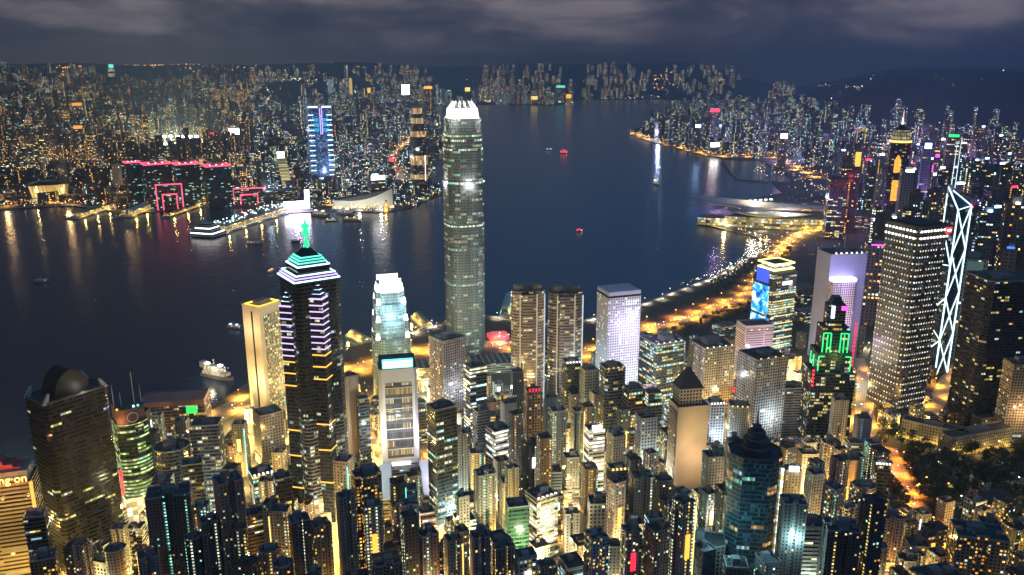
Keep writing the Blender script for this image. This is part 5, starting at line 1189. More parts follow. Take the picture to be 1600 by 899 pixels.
T = [
 # left edge and lower left
 (B_, 'small brown banded block standing before the gold ribbed store', 55, 803, 915, 34, .9, -14, 'rect', 'band', brown, .25, ''),
 (A, 'squat dark block with amber shop lights under the gold ribbed store', 68, 868, 925, 40, .9, -10, 'rect', 'aptw', (.2, .14, .08), .6, 'o'),
 (A, 'round-cornered grey tower at the foot of the vaulted dark tower', 180, 857, 935, 32, .9, 0, 'round', 'apt2', (.26, .23, .2), .2, ''),
 (A, 'grey block with one teal stairwell between round-cornered and brown towers', 231, 866, 945, 30, .9, 0, 'slot', 'apt2', (.24, .23, .22), .3, ''),
 (A, 'broad brown apartment tower with two columns of stairwell lights', 263, 768, 925, 68, .6, -8, 'slot', 'apt2', (.2, .145, .12), .3, 'e'),
 (O, 'dark glass block with a rounded top in front of the brown slab', 268, 697, 802, 54, .9, 0, 'round', 'dim', dark, .3, ''),
 (O, 'dark grey glass slab left of the neon-banded tower, below the flyover', 322, 660, 790, 48, .7, -14, 'rect', 'dim', (.13, .12, .14), .55, ''),
 (A, 'tall beige-brown tower with amber and teal stairwell columns', 356, 748, 925, 44, .9, 14, 'slot', 'apt2', (.33, .26, .22), .35, 'se'),
 (A, 'dusky tower with a yellow-lit stairwell left of the beige-brown tower', 326, 812, 935, 26, .9, 4, 'slot', 'apt2', (.22, .17, .13), .3, 's'),
 (A, 'small pinkish block with bright floors right of the beige-brown tower', 396, 800, 905, 30, .9, 8, 'rect', 'band', pink, .7, 'o'),
 (B_, 'pale low block with a dark roof beside the beige hotel slab', 418, 642, 722, 46, .9, 18, 'rect', 'grid', (.34, .33, .34), .1, ''),
 (O, 'block with a bright yellow-white roof edge left of the neon-banded tower', 408, 736, 840, 38, .9, 12, 'rect', 'office', (.22, .2, .17), .7, 'k'),
 (A, 'blackish narrow tower leaning on the neon-banded tower base', 441, 744, 900, 28, .9, 8, 'rect', 'dim', dark, .3, ''),
 (A, 'slim tower with a single teal-white stairwell column', 467, 810, 940, 34, .9, 12, 'slot', 'apt2', (.24, .2, .17), .2, 's'),
 (A, 'beige-green block with wide windows below the gold lobby', 500, 818, 925, 34, .9, 16, 'side', 'apt', (.28, .27, .2), .4, 'o'),
 (A, 'dark shaft between the brown and the beige-brown towers', 302, 838, 940, 26, .9, 0, 'cross', 'apt', (.12, .11, .11), .35, ''),
 (A, 'grey tower with a dark roof at the foot of the pinkish block', 420, 858, 950, 34, .9, 10, 'cross', 'apt', (.22, .2, .19), .4, ''),
 (O, 'black slab partly hidden behind the brown apartment tower', 300, 722, 850, 32, .8, -6, 'rect', 'dim', (.08, .075, .08), .4, ''),
 (A, 'mid-height tower with speckled warm windows left of the slim teal stairwell', 442, 880, 965, 32, .9, 6, 'cross', 'aptw', (.18, .15, .13), .4, 'o'),
 # centre left
 (A, 'big dark tower full of warm and white windows with a stepped top', 572, 738, 915, 50, .9, 16, 'cross', 'aptw', (.10, .09, .085), .7, 'm'),
 (A, 'grey tower with a bright window column left of the warm-windowed tower', 540, 774, 925, 30, .9, 16, 'slot', 'apt2', (.26, .26, .25), .2, 'se'),
 (A, 'beige blank-sided tower right of the neon-banded tower', 547, 586, 738, 24, .9, 20, 'rect', 'blank', (.46, .38, .3), .2, 'e'),
 (O, 'dark narrow tower with two strings of lights behind the market wings', 566, 622, 740, 20, .9, 12, 'rect', 'dim', dark, .4, ''),
 (A, 'teal-tinted tower rising from the market roof with two window columns', 637, 762, 856, 28, .8, 2, 'rect', 'apt2', (.08, .1, .12), .25, ''),
 (B_, 'small white and pink lit signboard block beside the market hall', 666, 797, 842, 26, .9, 10, 'rect', 'bandlit', (.55, .45, .42), .6, 'o'),
 (O, 'dark office tower with rows of lit floors right of the white teal-sign block', 690, 634, 812, 46, .8, 26, 'rect', 'office', (.08, .09, .1), .5, ''),
 (O, 'pinkish office tower with a black cap and bluish left side', 699, 526, 650, 58, .9, 34, 'rect', 'grid', (.32, .26, .27), .3, 'c'),
 (A, 'tall grey blank-walled tower with one window column', 717, 676, 800, 28, .9, 20, 'slot', 'apt2', (.38, .37, .36), .2, 'e'),
 (O, 'dark-roofed tower with teal-lit floor stripes', 742, 570, 725, 36, .9, 24, 'rect', 'bandlit', (.12, .15, .16), .6, ''),
 (O, 'white office tower with dazzling zebra-lit floors', 779, 668, 765, 40, .9, 30, 'rect', 'bandlit', (.5, .5, .5), .8, 'g'),
 (A, 'grey tower with twin light columns before the zebra-lit office', 757, 738, 852, 34, .9, 18, 'side', 'apt2', (.3, .29, .26), .3, 's'),
 (A, 'slender pale tower with yellowish window dots', 723, 774, 885, 21, .9, 16, 'rect', 'apt2', (.45, .43, .32), .5, 'g'),
 (A, 'tower wrapped in dark green scaffold netting', 808, 786, 880, 38, .9, 12, 'rect', 'dim', (.02, .14, .06), .04, ''),
 (A, 'pinkish apartment tower at the lower edge below the slender pale tower', 750, 836, 945, 32, .9, 14, 'slot', 'apt2', (.3, .23, .2), .25, 'se'),
 (A, 'plum-brown tower with a window column beside the violet-lit street', 668, 832, 940, 34, .9, 20, 'slot', 'apt2', (.22, .16, .17), .2, 'e'),
 (A, 'flat-roofed beige block at the lower edge under the warm-windowed tower', 604, 874, 950, 48, .9, 10, 'side', 'apt', (.3, .26, .22), .3, ''),
 (A, 'short teal-grey tower beside the street left of the market hall', 607, 822, 885, 20, .9, 12, 'rect', 'apt', (.25, .28, .27), .4, 'o'),
 (O, 'grey slab behind the tall blank-walled tower with few lit floors', 752, 640, 740, 28, .8, 24, 'rect', 'band', (.28, .29, .28), .2, ''),
 (O, 'pale plain slab left of the red-sign block', 795, 628, 745, 26, .9, 24, 'rect', 'blank', (.5, .48, .42), .2, 'ea'),
 (B_, 'small dark glass cube by the flyover lights behind the market hall', 655, 628, 690, 22, .9, 12, 'rect', 'office', (.12, .13, .15), .4, ''),
 (A, 'dark-roofed tower at the lower edge right of the pinkish apartment tower', 786, 850, 935, 38, .9, 16, 'side', 'apt', (.24, .2, .17), .3, ''),
 (A, 'narrow grey tower with white dots below the zebra-lit office', 800, 730, 830, 22, .9, 18, 'slot', 'apt2', (.3, .3, .29), .2, ''),
 # centre
 (O, 'grid-windowed block with a red sign on its roof', 833, 609, 722, 27, .9, 14, 'rect', 'grid', (.4, .28, .22), .3, 'ro'),
 (O, 'slim dark tower speckled green-white left of the red-sign block', 808, 580, 728, 20, .9, 14, 'rect', 'apt2', (.11, .13, .12), .7, ''),
 (A, 'plain blue-grey slab without windows right of the red-sign block', 861, 620, 738, 21, .9, 16, 'rect', 'blank', (.33, .36, .36), .05, 'e'),
 (O, 'dark tower with green lamps on its crown before the bowed towers', 893, 564, 682, 30, .9, 18, 'cham', 'dim', (.06, .085, .085), .3, 'k'),
 (O, 'two-tone tower with an amber left edge and plain grey front', 921, 576, 695, 30, .9, 26, 'rect', 'grid', (.26, .27, .27), .08, 'a'),
 (O, 'stepped dark glass tower with a blue glazed strip', 957, 572, 725, 42, .9, 24, 'cham', 'dim', (.1, .13, .16), .3, 'y'),
 (O, 'wedge tower with one white glowing edge and a slanted dark roof', 990, 606, 735, 34, .9, 28, 'rect', 'office', (.22, .16, .13), .3, ''),
 (O, 'dazzling yellow-white tower with a glaring roof lamp', 929, 668, 780, 32, .9, 22, 'rect', 'bandlit', (.5, .48, .36), .85, 'wg'),
 (O, 'bluish lit-striped tower right of the glaring roof lamp', 963, 672, 770, 27, .9, 22, 'rect', 'bandlit', (.3, .36, .36), .55, ''),
 (O, 'grey-white tower glowing blue at its base behind the wedge-roofed flats', 1010, 650, 765, 34, .9, 24, 'rect', 'grid', (.38, .4, .46), .3, 'c'),
 (A, 'dark tower with a row of gold roof lamps', 964, 730, 862, 32, .9, 18, 'rect', 'dim', (.08, .09, .09), .35, 'y'),
 (A, 'beige tower with a straight bright stairwell column, centre of the cluster', 1003, 742, 850, 36, .9, 16, 'side', 'apt2', (.4, .35, .28), .25, 's'),
 (A, 'narrow flats with a wedge-shaped roof and a pale edge', 1036, 748, 842, 32, .9, 24, 'cham', 'apt', (.34, .29, .25), .3, ''),
 (A, 'grey-beige tower of fine windows with an orange lit base', 936, 782, 876, 36, .9, 10, 'rect', 'grid', (.34, .33, .3), .15, 'o'),
 (O, 'tower with bright white zigzag floors and a glowing yellow side', 846, 770, 866, 52, .9, 34, 'rect', 'bandlit', (.5, .47, .32), .8, 'kg'),
 (A, 'ribbed tan block with a lit side above the orange lane', 990, 815, 885, 30, .9, 10, 'rect', 'band', (.3, .27, .2), .35, 'o'),
 (O, 'narrow block with slanted white floor lights', 1022, 806, 880, 30, .9, 20, 'rect', 'bandlit', (.12, .2, .19), .7, 'o'),
 (A, 'dark wedge block with green-white windows', 1060, 790, 885, 36, .9, 14, 'cham', 'apt2', (.10, .13, .14), .5, ''),
 (H_, 'broad curved banded hotel with few lit rooms at the lower edge', 1097, 842, 915, 72, .6, 4, 'bow', 'grid', (.26, .22, .17), .12, ''),
 (A, 'white-edged tower uplit by a bright yellow base', 1115, 710, 850, 34, .9, 26, 'rect', 'apt2', (.55, .5, .42), .4, 'go'),
 (A, 'slim beige slab touching the dark octagon tower', 1147, 688, 852, 24, .9, 22, 'rect', 'blank', (.5, .45, .36), .2, 'e'),
 (A, 'ornate tan block with a dark top left of the yellow-white tower', 893, 712, 775, 28, .9, 14, 'cham', 'apt', (.34, .28, .2), .3, ''),
 (B_, 'low grey ribbed office behind the zigzag-lit tower', 857, 734, 780, 42, .7, 8, 'rect', 'band', (.2, .22, .22), .2, ''),
 (A, 'grey flats with bay windows left of the lane of orange light', 893, 800, 870, 26, .9, 12, 'side', 'apt', (.24, .24, .22), .35, 'o'),
 (O, 'dark glass office with yellow-lit rows beside the porthole tower', 1035, 530, 640, 68, .9, 34, 'rect', 'office', (.08, .1, .09), .75, 'k'),
 (O, 'gridded office with a teal-lit roof terrace', 1113, 536, 640, 70, .9, 32, 'rect', 'grid', (.36, .32, .28), .22, 'k'),
 (O, 'gridded tower half bathed in bluish light beneath the lilac block', 1192, 553, 698, 74, .9, 38, 'rect', 'grid', (.5, .46, .42), .18, 'yc'),
 (O, 'white gridded tower with a bright lamp row on its roof', 1118, 628, 712, 30, .9, 22, 'rect', 'grid', (.62, .62, .66), .1, 'kc'),
 (O, 'grey rounded tower with one column of warm windows', 1155, 632, 716, 34, .9, 8, 'bow', 'apt2', (.34, .34, .35), .15, 'y'),
 (O, 'dark office peeping out left of the stone pyramid-roofed tower', 1020, 612, 720, 30, .9, 24, 'rect', 'office', (.1, .11, .12), .4, ''),
 (B_, 'low dark roof in front of the yellow-rowed office', 1005, 640, 690, 30, .9, 20, 'rect', 'office', (.1, .11, .12), .6, ''),
 (A, 'shaded tower squeezed between the stepped glass and wedge towers', 905, 640, 735, 26, .9, 20, 'rect', 'apt', (.2, .21, .2), .3, ''),
 (A, 'brownish tower behind the beige stairwell tower', 975, 770, 860, 24, .9, 16, 'cross', 'apt', (.24, .2, .16), .35, ''),
 (A, 'teal-grey tower with dim windows left of the slanted white floors', 960, 850, 915, 28, .9, 8, 'cross', 'apt', (.2, .21, .2), .3, 'o'),
 # right
 (O, 'dark brown banded block under the green neon tower', 1232, 602, 695, 44, .9, 24, 'rect', 'band', (.2, .16, .13), .2, ''),
 (O, 'dark blue slab with a small glaring white screen at its top', 1279, 604, 700, 28, .9, 16, 'rect', 'dim', (.06, .08, .12), .1, 'w'),
 (A, 'tall grey tower with a thin column of white windows', 1313, 624, 735, 26, .9, 22, 'rect', 'apt2', (.34, .33, .33), .2, 'se'),
 (A, 'bluish grey blank tower below the dotted skyscraper', 1349, 652, 745, 26, .9, 26, 'rect', 'blank', (.28, .3, .42), .1, 'e'),
 (A, 'white and pink flats right of the pagoda crown', 1262, 706, 785, 34, .9, 24, 'rect', 'apt', (.45, .38, .34), .3, 'g'),
 (A, 'grey flats with a small lit sign right of the dark octagon tower', 1238, 732, 805, 30, .9, 16, 'rect', 'apt', (.24, .25, .25), .25, 'w'),
 (A, 'pair-shafted flats behind the stair-dotted tower', 1279, 757, 835, 40, .9, 18, 'slot', 'apt', (.27, .26, .25), .25, ''),
 (A, 'tower with close-set dotted stairwells right of the dark octagon tower', 1240, 782, 935, 42, .9, 16, 'side', 'apt2', (.3, .25, .2), .3, 's'),
 (B_, 'beige ribbon-windowed block with a railing roof', 1269, 816, 935, 48, .9, 20, 'rect', 'band', (.44, .4, .33), .1, ''),
 (A, 'dark brown apartment tower with amber window column', 1315, 822, 940, 58, .8, 16, 'side', 'apt2', (.13, .1, .09), .3, ''),
 (O, 'tan windowless tower floodlit from the street', 1329, 716, 808, 34, .9, 30, 'rect', 'blank', (.46, .36, .25), .05, 'ea'),
 (H_, 'rounded block ringed with pale balcony ribbons', 1351, 758, 818, 40, .9, 10, 'round', 'band', (.4, .36, .3), .12, ''),
 (O, 'dark glass block with two white light bars by the park road', 1378, 722, 805, 28, .9, 16, 'rect', 'dim', (.12, .13, .15), .3, 'k'),
 (A, 'pink-tinted flats with warm windows beside the dark park', 1391, 805, 885, 42, .9, 24, 'side', 'apt', (.4, .3, .27), .35, 'o'),
 (A, 'low flats with square roofs below the park road', 1433, 848, 892, 40, .9, 24, 'rect', 'apt', (.26, .23, .2), .25, 'o'),
 (A, 'small dark block above the lower edge left of the curved orange bend', 1418, 872, 915, 36, .9, 20, 'cross', 'apt', (.2, .17, .15), .35, 'o'),
 (A, 'wide apartment block with scattered orange windows near the lower right', 1530, 830, 925, 84, .7, 18, 'side', 'aptw', (.24, .2, .16), .3, ''),
 (A, 'stepped beige flats rising behind the wide orange-windowed block', 1545, 815, 880, 34, .9, 18, 'rect', 'apt', (.3, .27, .23), .2, ''),
 (H_, 'tan hotel with a regular window grid cut by the frame', 1596, 566, 684, 48, .8, 30, 'rect', 'grid', (.44, .34, .24), .3, 'a'),
 (A, 'tower with a lit grid left of the tan floodlit tower', 1295, 690, 780, 26, .9, 20, 'rect', 'grid', (.22, .2, .2), .3, ''),
 (B_, 'small dark office under the tall grey tower', 1335, 690, 760, 26, .9, 22, 'rect', 'band', (.18, .18, .19), .3, ''),
 (A, 'dim flats at the lower edge right of the dark brown tower', 1370, 852, 925, 36, .9, 18, 'cross', 'apt', (.2, .17, .15), .25, 'o'),
 (A, 'shadowy block at the lower edge below the curved hotel', 1150, 880, 945, 40, .9, 12, 'rect', 'apt', (.16, .15, .14), .2, ''),
]
for i, r_ in enumerate(T): tower(*r_, seed=i)

# market hall with two long wings in front of the teal-sign block
x, y = onground(638, 790); o = thing('market_hall', 'long market hall with two dark roofed wings either side of a court', 'market hall', (x, y, hill(x, y)), R(2)-math.atan2(x, y)); FOOT.append((x, y+10, 30))
for s in (-1, 1):
    MB().box(s*22, 20, -3, 15, 84, 22, mi=0, mt=1).build('wing', [M['band'], M['roof']], o, color=(.22, .21, .2, .3)); MB().box(s*22, 20, 19.2, 12, 80, 2).build('skylight', M['steel'], o)
MB().box(0, 56, -3, 28.6, 12, 20, mi=0, mt=1).build('end_block', [M['band'], M['roof']], o, color=(.2, .2, .2, .4))
# government offices: long ribbon-windowed range with warm ground-floor arcade
M['gov'] = facade('long_office_wall', 3.2, 3.8, .55, .5, s=1.2, lk=.15, fvar=.6)
def longblock(px, py, L_, D, h, rz, label, kind='office_block', c=(.42, .38, .28)):
    x, y = onground(px, py); o = thing(kind, label, kind.replace('_', ' '), (x, y, hill(x, y)), rz)
    for k in range(3): FOOT.append((x+math.cos(rz)*L_*(k-1)/3, y+math.sin(rz)*L_*(k-1)/3, max(D*.6, L_/6)))
    MB().box(0, 0, -5, L_, D, h+5, mi=0, mt=1).build('office_range', [M['gov'], M['roof']], o, color=(*c, .5))
    MB().ring(rect(L_, D), h, h+1.2, .6).build('parapet', M['conc'], o, color=(*c, 1)); MB().box(0, 0, h, L_*.3, D*.5, 3.5).build('plant_room', M['conc'], o, color=(.22, .22, .2, 1))
    MB().box(0, -D/2-.6, .3, L_*.94, 1.2, 3.4).build('arcade_lights', glow('arcade_gold', (1, .6, .1), .9) if 'arcade_gold' not in bpy.data.materials else bpy.data.materials['arcade_gold'], o)
    for k in range(4): lamp('arcade_lamp', o, ((k-1.5)*L_/4, -D/2-7, 5), 4500, (1, .66, .16), 1)
longblock(1522, 700, 96, 20, 24, R(18), 'long government range with a glowing arcade beyond the dark park')
longblock(1455, 690, 70, 18, 24, R(-34), 'angled office range meeting the glowing arcade range')
longblock(1560, 668, 80, 16, 20, R(18), 'second office range behind the glowing arcade range', c=(.3, .28, .22))
# mansion
x, y = onground(1548, 792); z0 = hill(x, y); o = thing('mansion', 'white hipped-roof mansion with a small tower among the trees', 'mansion', (x, y, z0), R(20)); FOOT.append((x, y, 26))
MB().box(0, 0, -3, 42, 20, 14, mi=0, mt=1).build('wing', [M['grid'], M['roof']], o, color=(.6, .5, .36, .35))
MB().prism(rect(44, 22), 11, 17, 0, 0, pts1=rect(28, 3)).build('hipped_roof', plain('tile_roof', (.06, .055, .05), .7, .2), o)
MB().box(4, 14, -3, 8, 8, 26, mi=0, mt=1).build('turret', [M['grid'], M['roof']], o, color=(.6, .56, .5, .2)); MB().prism(rect(9.5, 9.5, 4, 14), 23, 27, 0, 0, pts1=rect(1, 1, 4, 14)).build('turret_roof', M['glassdark'], o)
MB().box(0, -12, -1, 14, 5, 7).build('porch', M['conc'], o, color=(.6, .5, .36, 1))
for u in (-18, 0, 16): lamp('garden_light', o, (u, -22, 4), 14000, (1, .62, .22), 1)
# waterfront mall roofs and the central piers
def lowroof(px, py, sx, sy, h, rz, label, c, kind='mall', key=None):
    x, y = at(px, py); o = thing(kind, label, kind.replace('_', ' '), (x, y, 2.5), rz); FOOT.append((x, y, .5*max(sx, sy)))
    MB().box(0, 0, 0, sx, sy, h, mi=0, mt=1).build('hall', [M['bandlit'] if key else M['band'], M['roof']], o, color=(*c, .5))
    for k in range(int(sx//9)): MB().box(-sx/2+5+9*k, 0, h, 1.2, sy*.86, 1.4).build('roof_rib', M['conc'], o, color=(.4, .42, .4, 1))
    return o
lowroof(775, 575, 90, 46, 16, R(12), 'low ribbed mall roof at the foot of the tallest tower', (.3, .32, .3))
lowroof(668, 585, 60, 40, 18, R(14), 'low ribbed mall roof left of the pinkish black-capped tower', (.28, .3, .28))
lowroof(870, 560, 66, 34, 14, R(18), 'low ribbed roof between the bowed towers and the water', (.3, .3, .28))
lowroof(1200, 520, 50, 40, 22, R(24), 'low pale hall behind the lilac block', (.34, .34, .4), 'civic_hall')
lowroof(1135, 520, 44, 26, 16, R(24), 'low white hall among the trees by the expressway', (.4, .42, .42), 'civic_hall')
lowroof(1250, 470, 60, 50, 30, R(24), 'dark low barracks block right of the cyan video screen', (.2, .2, .26), 'barracks')
lowroof(1262, 500, 50, 36, 20, R(24), 'pale low block between the cyan screen tower and the light-bar slab', (.34, .34, .4), 'civic_hall')
pierthing('small ferry pier with a teal-lit glass roof right of the tallest tower', (788, 494), (797, 467), 20, 12, (.3, .6, .55, 1), 'glow_teal')
pierthing('short lamp-lit ferry pier left of the white-crowned twin', (548, 522), (574, 536), 22, 6, (.3, .28, .2, 1), 'glow_gold')
pierthing('lamp-lit ferry pier between the white-crowned twin and the tallest tower', (650, 494), (668, 512), 24, 6, (.3, .28, .2, 1), 'glow_gold')
# event ground with red marquee
x, y = at(778, 528); o = thing('marquee', 'red-striped event tent beside a ring of violet lights on the waterfront', 'marquee', (x, y, 2.5), R(15)); FOOT.append((x, y, 22))
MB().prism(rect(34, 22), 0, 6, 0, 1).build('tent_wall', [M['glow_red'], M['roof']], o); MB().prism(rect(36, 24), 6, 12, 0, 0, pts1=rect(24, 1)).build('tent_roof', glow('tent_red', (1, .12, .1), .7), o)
lamp('event_light', o, (0, -20, 10), 40000, (1, .25, .5), 1)
# vacant reclaimed site
q = [onground(*p) for p in ((1006, 482), (1090, 458), (1112, 470), (1096, 490), (1020, 512), (1000, 505))]
struct(MB().prism(ccw(q), 2.6, 2.9, 0, 0).build('vacant_ground', plain('bare_earth', (.13, .085, .06), .95, .4, .03)))
for p in ((1040, 490), (1070, 478), (1020, 500)): pass

# ------------------------------------------------------------------ vessels
def boat(px, py, L_, head, label, kind='ferry', key='glow_white', decks=2, hull=(.25, .25, .27), lit=.8, mastkey=None):
    x, y = at(px, py, 0); o = thing(kind, label, kind.replace('_', ' '), (x, y, 0), R(head)); B = L_*.26
    pl = [(-L_/2, -B/2*.8), (L_*.2, -B/2), (L_*.42, -B*.28), (L_/2, 0), (L_*.42, B*.28), (L_*.2, B/2), (-L_/2, B/2*.8)]
    h = L_*.07+.8
    MB().prism(scale(pl, .93), -.4, h, 0, 1, pts1=pl).build('hull', [M['conc'], M['roof']], o, color=(*hull, 1))
    z = h; cab = facade('cabin_windows', 2.4, 3, .7, .5, s=2.2, lk=1.2, fvar=.2) if 'cabin_windows' not in bpy.data.materials else bpy.data.materials['cabin_windows']
    for k in range(decks):
        MB().prism(rect(L_*(.72-.16*k), B*(.8-.1*k), -L_*.05*(k+1), 0), z, z+L_*.055+1.2, 0, 1).build('deck_house', [cab, M['conc']], o, color=(.55, .55, .55, lit)); z += L_*.055+1.2
    MB().tube((-L_*.1, 0, z), (-L_*.1, 0, z+L_*.16), .15+L_*.004, 5).build('mast', M['steel'], o)
    s = L_*.035+.5
    if key:
        MB().box(L_*.1, 0, z, s*2.4, s*2, s).build('deck_light', M[key], o); MB().box(-L_*.3, 0, z, s*2, s*2, s).build('deck_light', M[mastkey or key], o)
    return o
boat(341, 590, 62, -24, 'large white ferry moored by the flyover with rows of yellow deck lamps', 'ferry', 'glow_white', 3, lit=1)
fo = [c for c in bpy.context.scene.objects if c.get('label', '').startswith('large white ferry moored')][0]
for k in range(14): MB().box(-22+3.2*k, (-1)**k*5, 15.5, 1.5, 1.5, 1.3).build('lamp', M['glow_gold'] if k % 4 else M['glow_blue'], fo)
MB().box(-27, 0, 14, 8, 9, 9).build('funnel', M['conc'], fo, color=(.5, .45, .45, 1)); lamp('deck_glow', fo, (0, -14, 20), 16000, (1, .85, .6), 1)
boat(368, 513, 34, -18, 'dark work boat with two bluish lamps left of the beige slab', 'work_boat', 'glow_cool', 1)
boat(398, 381, 40, 10, 'grey launch crossing below the tiered pier terminal', 'launch', None, 1, lit=.4)
boat(462, 378, 26, 12, 'unlit dark boat left of the green spire', 'work_boat', None, 1, (.05, .05, .05), .05)
boat(424, 425, 30, 80, 'tiny boat with one warm lamp left of the neon-banded roof', 'launch', 'glow_gold', 1, lit=.6)
boat(66, 441, 36, 4, 'lone unlit barge out on the dark water at the left', 'barge', None, 1, (.12, .12, .12), .1)
boat(502, 338, 70, -28, 'first white pleasure ferry moored right of the glaring video wall', 'ferry', 'glow_white', 2, lit=.7)
boat(518, 346, 40, 8, 'small launch with a warm lamp below the moored pleasure ferries', 'launch', 'glow_gold', 1)
boat(540, 335, 76, -32, 'white pleasure ferry moored left of the glowing clock tower', 'ferry', 'glow_white', 2, lit=.6)
boat(551, 345, 58, -8, 'low warm-lit ferry just below the glowing clock tower', 'ferry', 'glow_gold', 1, lit=.9)
boat(859, 235, 46, 0, 'tiny pale-lit launch left of the red-lit junk, mid harbour', 'launch', 'glow_cool', 1)
boat(1024, 288, 60, 95, 'ferry with green and white lamps coming up the harbour', 'ferry', 'glow_white', 2, lit=1, mastkey='glow_green')
def junk(px, py, L_, label):
    o = boat(px, py, L_, 15, label, 'junk', None, 1, (.2, .06, .05), .6)
    sm = glow('red_sail', (1, .03, .06), 1.6, base=(.4, .03, .03)) if 'red_sail' not in bpy.data.materials else bpy.data.materials['red_sail']  # red light on the sails put into their own emission
    for u, s in ((-.33, .36), (-.02, .5), (.3, .34)):
        mb = MB(); h = L_*s; b0 = L_*.12; ww = L_*.11
        mb.prism([(L_*u-ww, -.5), (L_*u+ww, -.5), (L_*u+ww, .5), (L_*u-ww, .5)], b0, b0+h*.7, 0, 0, pts1=[(L_*u-ww*.9, -.4), (L_*u+ww*1.1, -.4), (L_*u+ww*1.1, .4), (L_*u-ww*.9, .4)])
        mb.build('sail', sm, o)
        MB().tube((L_*u, 0, b0), (L_*u, 0, b0+h*.85), .4, 5).build('mast', M['dark'], o)
    MB().box(L_*.35, 0, L_*.12, 3, 3, 2).build('deck_light', M['glow_white'], o)
junk(881, 240, 44, 'junk with a string of red-lit sails, the farther and longer of two')
junk(905, 362, 19, 'small junk with red-lit sails alone in mid harbour, the nearer of two')

# ------------------------------------------------------------------ trees
M['leaf'] = plain('leaves', (.045, .075, .03), .8, .6, .25); M['bark'] = plain('bark', (.05, .04, .03), .9, .3, 1)
def tree_meshes(seed):
    r = random.Random(seed); t = MB(); H_ = 1.0
    t.tube((0, 0, -.06), (.01, 0, .4), .03, 6, r2=.02)
    for k in range(5):
        a = r.uniform(0, 6.28); t.tube((.01, 0, .3+.02*k), (.22*math.cos(a), .22*math.sin(a), .55+.06*k), .012, 4, r2=.005)
    c = MB(); cl = [(r.uniform(-.26, .26), r.uniform(-.26, .26), r.uniform(.45, .88), r.uniform(.1, .2)) for _ in range(13)]
    for cx_, cy_, cz_, rad in cl:
        for _ in range(26):
            v = Vector((r.gauss(0, 1), r.gauss(0, 1), r.gauss(0, 1))).normalized()*rad*r.uniform(.55, 1.1)
            p = Vector((cx_, cy_, cz_))+v; n = (v.normalized()+Vector((r.uniform(-.6, .6), r.uniform(-.6, .6), r.uniform(-.2, .9)))).normalized()
            a = n.orthogonal().normalized(); b_ = n.cross(a); s = r.uniform(.035, .06)
            c.quad([p-a*s, p-b_*s*.7, p+a*s, p+b_*s*.7])
    return t.mesh('trunk', [M['bark']]), c.mesh('crown', [M['leaf']])
TM = [tree_meshes(k) for k in range(5)]
NT = [0]
AUTO = []                            # things whose label is written from what stands round them
def tree(x, y, h, grp):
    t, c = random.choice(TM); o = thing('tree', None, 'tree', (x, y, hill(x, y)-.2), random.uniform(0, 6.28), grp)
    o.scale = (h*random.uniform(.9, 1.25), h*random.uniform(.9, 1.25), h)
    for nm, me in (('trunk', t), ('crown', c)):
        q = bpy.data.objects.new(nm, me); col.objects.link(q); q.parent = o
    AUTO.append((o, random.choice(['dark leafy', 'broad dark-crowned', 'bushy', 'dim green']) + (' tall' if h > 17 else ' low' if h < 13 else '') + ' tree', (x, y, hill(x, y)+h*.6)))
    NT[0] += 1
def onroad(x, y, m=0): return any((x-a)**2+(y-b)**2 < (r_+m)**2 for a, b, r_ in ROADS)
rt = random.Random(5)
def scatter_trees(poly, n, grp, hh=(11, 20), gap=9):
    pl = []; xs = [p[0] for p in poly]; ys = [p[1] for p in poly]
    for _ in range(n*30):
        if len(pl) >= n: break
        px, py = rt.uniform(min(xs), max(xs)), rt.uniform(min(ys), max(ys))
        if not inside(poly, px, py): continue
        x, y = onground(px, py)
        if onroad(x, y, 3) or taken(x, y, 4, 1) or any((x-a)**2+(y-b)**2 < gap*gap for a, b in pl): continue
        pl.append((x, y)); tree(x, y, rt.uniform(*hh), grp)
PARK = [(1362, 720), (1395, 672), (1440, 690), (1470, 715), (1600, 690), (1625, 720), (1625, 850), (1580, 850), (1570, 815), (1500, 812), (1450, 822), (1420, 800), (1395, 790), (1372, 745)]
scatter_trees(PARK, 150, 'trees of the dark park', (11, 21), 8.5)
scatter_trees([(1345, 640), (1395, 650), (1400, 690), (1360, 690)], 14, 'trees of the dark park')
scatter_trees([(1100, 500), (1165, 470), (1180, 500), (1120, 530)], 22, 'trees by the waterfront expressway', (9, 14), 10)
scatter_trees([(1100, 450), (1165, 412), (1200, 400), (1185, 420), (1120, 465)], 55, 'trees of the shore gardens', (8, 13), 11)
scatter_trees([(1010, 528), (1080, 506), (1170, 472), (1178, 488), (1095, 522), (1022, 548)], 40, 'trees by the waterfront expressway', (9, 14), 9)
scatter_trees([(1180, 440), (1210, 400), (1235, 385), (1240, 400), (1200, 440)], 14, 'trees by the waterfront expressway', (9, 14), 10)
scatter_trees([(1490, 590), (1530, 580), (1540, 620), (1500, 640)], 8, 'trees below the diagonal-lit tower')
scatter_trees([(880, 900), (900, 860), (930, 872), (920, 900)], 6, 'trees by the orange lane', (8, 12), 7)

